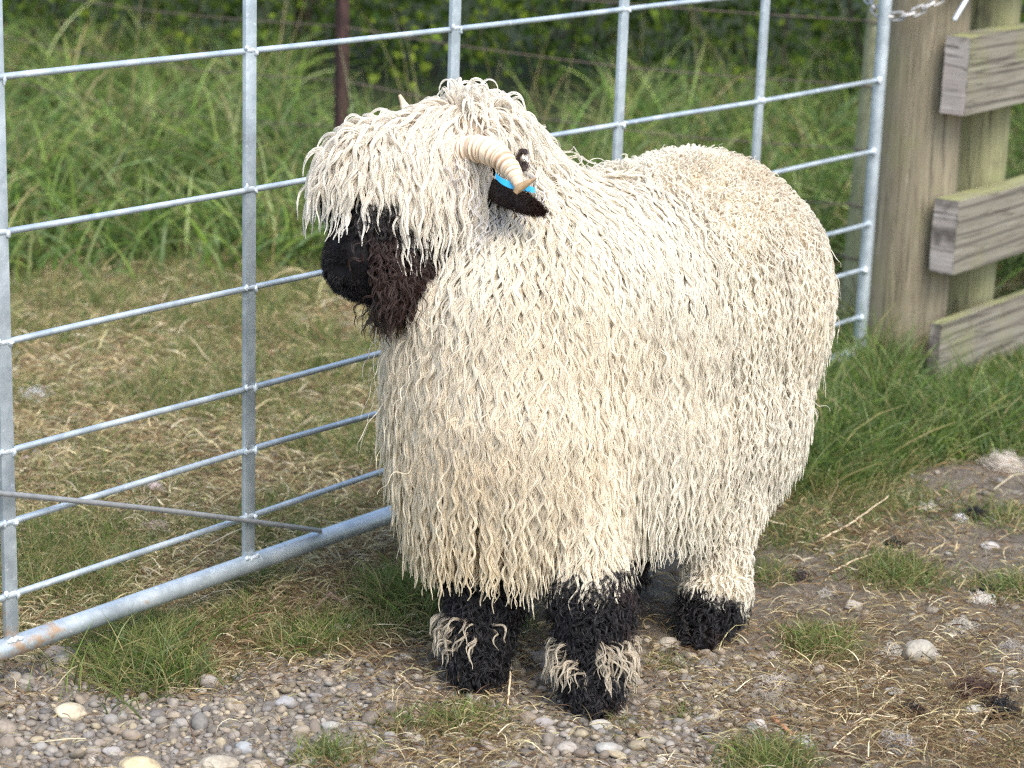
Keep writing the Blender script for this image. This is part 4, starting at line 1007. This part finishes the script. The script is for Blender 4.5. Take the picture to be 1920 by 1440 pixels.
for a in [(1742, 962, 34, WH, 'small white wool tuft at the edge of the lush grass', 110, .6), (1798, 982, 26, (.85, .84, .82), 'bright white wool lump left of a black tuft', 90, .7),
          (1826, 975, 42, BK, 'black wool tuft right of the bright white lump', 160, .7), (1676, 1026, 38, BK, 'small black wool tuft at the end of long straws', 140, .7),
          (1840, 1133, 44, (.80, .76, .68), 'white wool lump just below a black tuft at right', 150, .6), (1852, 1113, 38, BK, 'black wool tuft above the white wool lump at right', 140, .6),
          (1712, 1338, 52, BK, 'black wool tuft near the bottom right, between straws', 160, .5), (1874, 1338, 66, BK, 'biggest black wool tuft at the lower right edge', 200, .5),
          (1830, 1303, 80, (.06, .028, .02), 'dark brown wool patch above the oval grey pebble', 200, .4), (1455, 1285, 52, (.62, .57, .50), 'matted dirty white wool tuft right of the near front hoof', 220, .5),
          (1440, 1318, 60, (.42, .37, .29), 'flat beige wool mat in front of the dirty white tuft', 140, .2), (1672, 1228, 46, (.62, .58, .50), 'fluffy pale wool left of the biggest cobble', 140, .3),
          (1690, 1400, 74, (.52, .49, .45), 'wide grey white wool mat at the bottom right', 180, .18), (1880, 878, 70, (.70, .64, .55), 'torn whitish wool clump in the lush grass at the right edge', 240, .5),
          (1895, 1232, 60, (.42, .38, .33), 'thin grey wool film near the right edge', 160, .3), (1800, 1190, 60, (.6, .56, .48), 'stringy pale wool above the biggest cobble', 140, .3),
          (292, 1003, 52, (.62, .50, .42), 'pinkish wool lump behind the lowest gate rod', 200, .7), (350, 1022, 34, (.66, .56, .48), 'smaller pale wool lump right of the pinkish one', 110, .7),
          (68, 750, 60, (.75, .73, .70), 'white wool fluff in the cut grass at the left edge', 220, .4), (1550, 1120, 30, (.5, .47, .42), 'grey wool scrap behind the hind leg on soil', 80, .4),
          (1820, 1400, 60, (.45, .41, .36), 'beige wool wisps beside the biggest black tuft', 140, .3), (1500, 1090, 40, (.06, .05, .045), 'dark dirty wool scrap behind the hind leg', 100, .3)]:
    tuft(*a)
def stick(name, pts, r, c, label, cat='stick'):
    P = []
    for (u, v, h) in pts: q = G(u, v, 0); q = q.copy(); q[2] = gh(q[0], q[1])+h; P.append(q)
    W = np.array(P); s = np.linspace(0, len(P)-1, 30); Q = np.stack([np.interp(s, range(len(P)), W[:, k]) for k in range(3)], 1)+rng.normal(0, .0006, (30, 3))
    b = MB(); b.tube(Q, np.linspace(r, r*.5, 30), 10); return b
tw = simple('twig_bark', (.20, .13, .09), .85, 0, .35, 120, .5); ps = simple('pale_stem', (.58, .46, .30), .7, 0, .2, 100, .2); rd = simple('red_brown_twig', (.34, .17, .09), .7, 0, .35, 90, .4)
o = empty('twig', G(620, 1150), 'forked grey brown twig lying left of the sheep', 'twig')
stick('', [(568, 1176, .006), (598, 1150, .014), (618, 1134, .018)], .0052, 0, '').build('stem', tw, o); stick('', [(618, 1134, .018), (650, 1148, .012), (682, 1168, .004)], .0050, 0, '').build('branch', tw, o)
stick('', [(1448, 1350, .006), (1465, 1366, .007), (1486, 1382, .006)], .0050, 0, '').build('stick', rd, label='short red brown stick at the bottom right of centre', cat='stick')
for k, (pts, lb) in enumerate([([(752, 1285, .012), (775, 1302, .008), (820, 1312, .006), (850, 1326, .004)], 'pale bent straw left of the far front hoof'),
    ([(1482, 1318, .004), (1560, 1350, .01), (1640, 1352, .012), (1712, 1354, .006)], 'long pale straw running across the bottom right soil'),
    ([(1612, 1246, .01), (1642, 1262, .012), (1646, 1296, .006)], 'bent white straw above a light pebble'), ([(1646, 1288, .008), (1668, 1272, .012), (1688, 1272, .004)], 'curved white straw branching right over soil'),
    ([(1440, 1000, .02), (1540, 1016, .008), (1600, 1028, .008), (1690, 1040, .006)], 'long thin straw behind the hind leg'), ([(1530, 1030, .008), (1600, 998, .02), (1664, 960, .03)], 'thin straw slanting up towards the lush grass'),
    ([(1756, 1345, .006), (1820, 1352, .01), (1862, 1346, .012)], 'thick pale straw left of the biggest black tuft'), ([(1838, 1368, .006), (1872, 1320, .012), (1878, 1284, .016)], 'straw curving up beside the biggest black tuft'),
    ([(1558, 1085, .006), (1600, 1068, .012), (1640, 1055, .012)], 'short brownish straw left of the green tuft'), ([(1700, 1290, .0), (1560, 1405, .004), (1650, 1435, .004)], 'crooked straw at the bottom right edge'),
    ([(952, 1330, .004), (958, 1270, .05), (964, 1236, .09)], 'dry seed stem standing between the front legs')]):
    stick('', pts, .0019 if k not in (6,) else .003, 0, '').build('straw_stem', ps, label=lb, cat='straw', group='long straws on the ground')
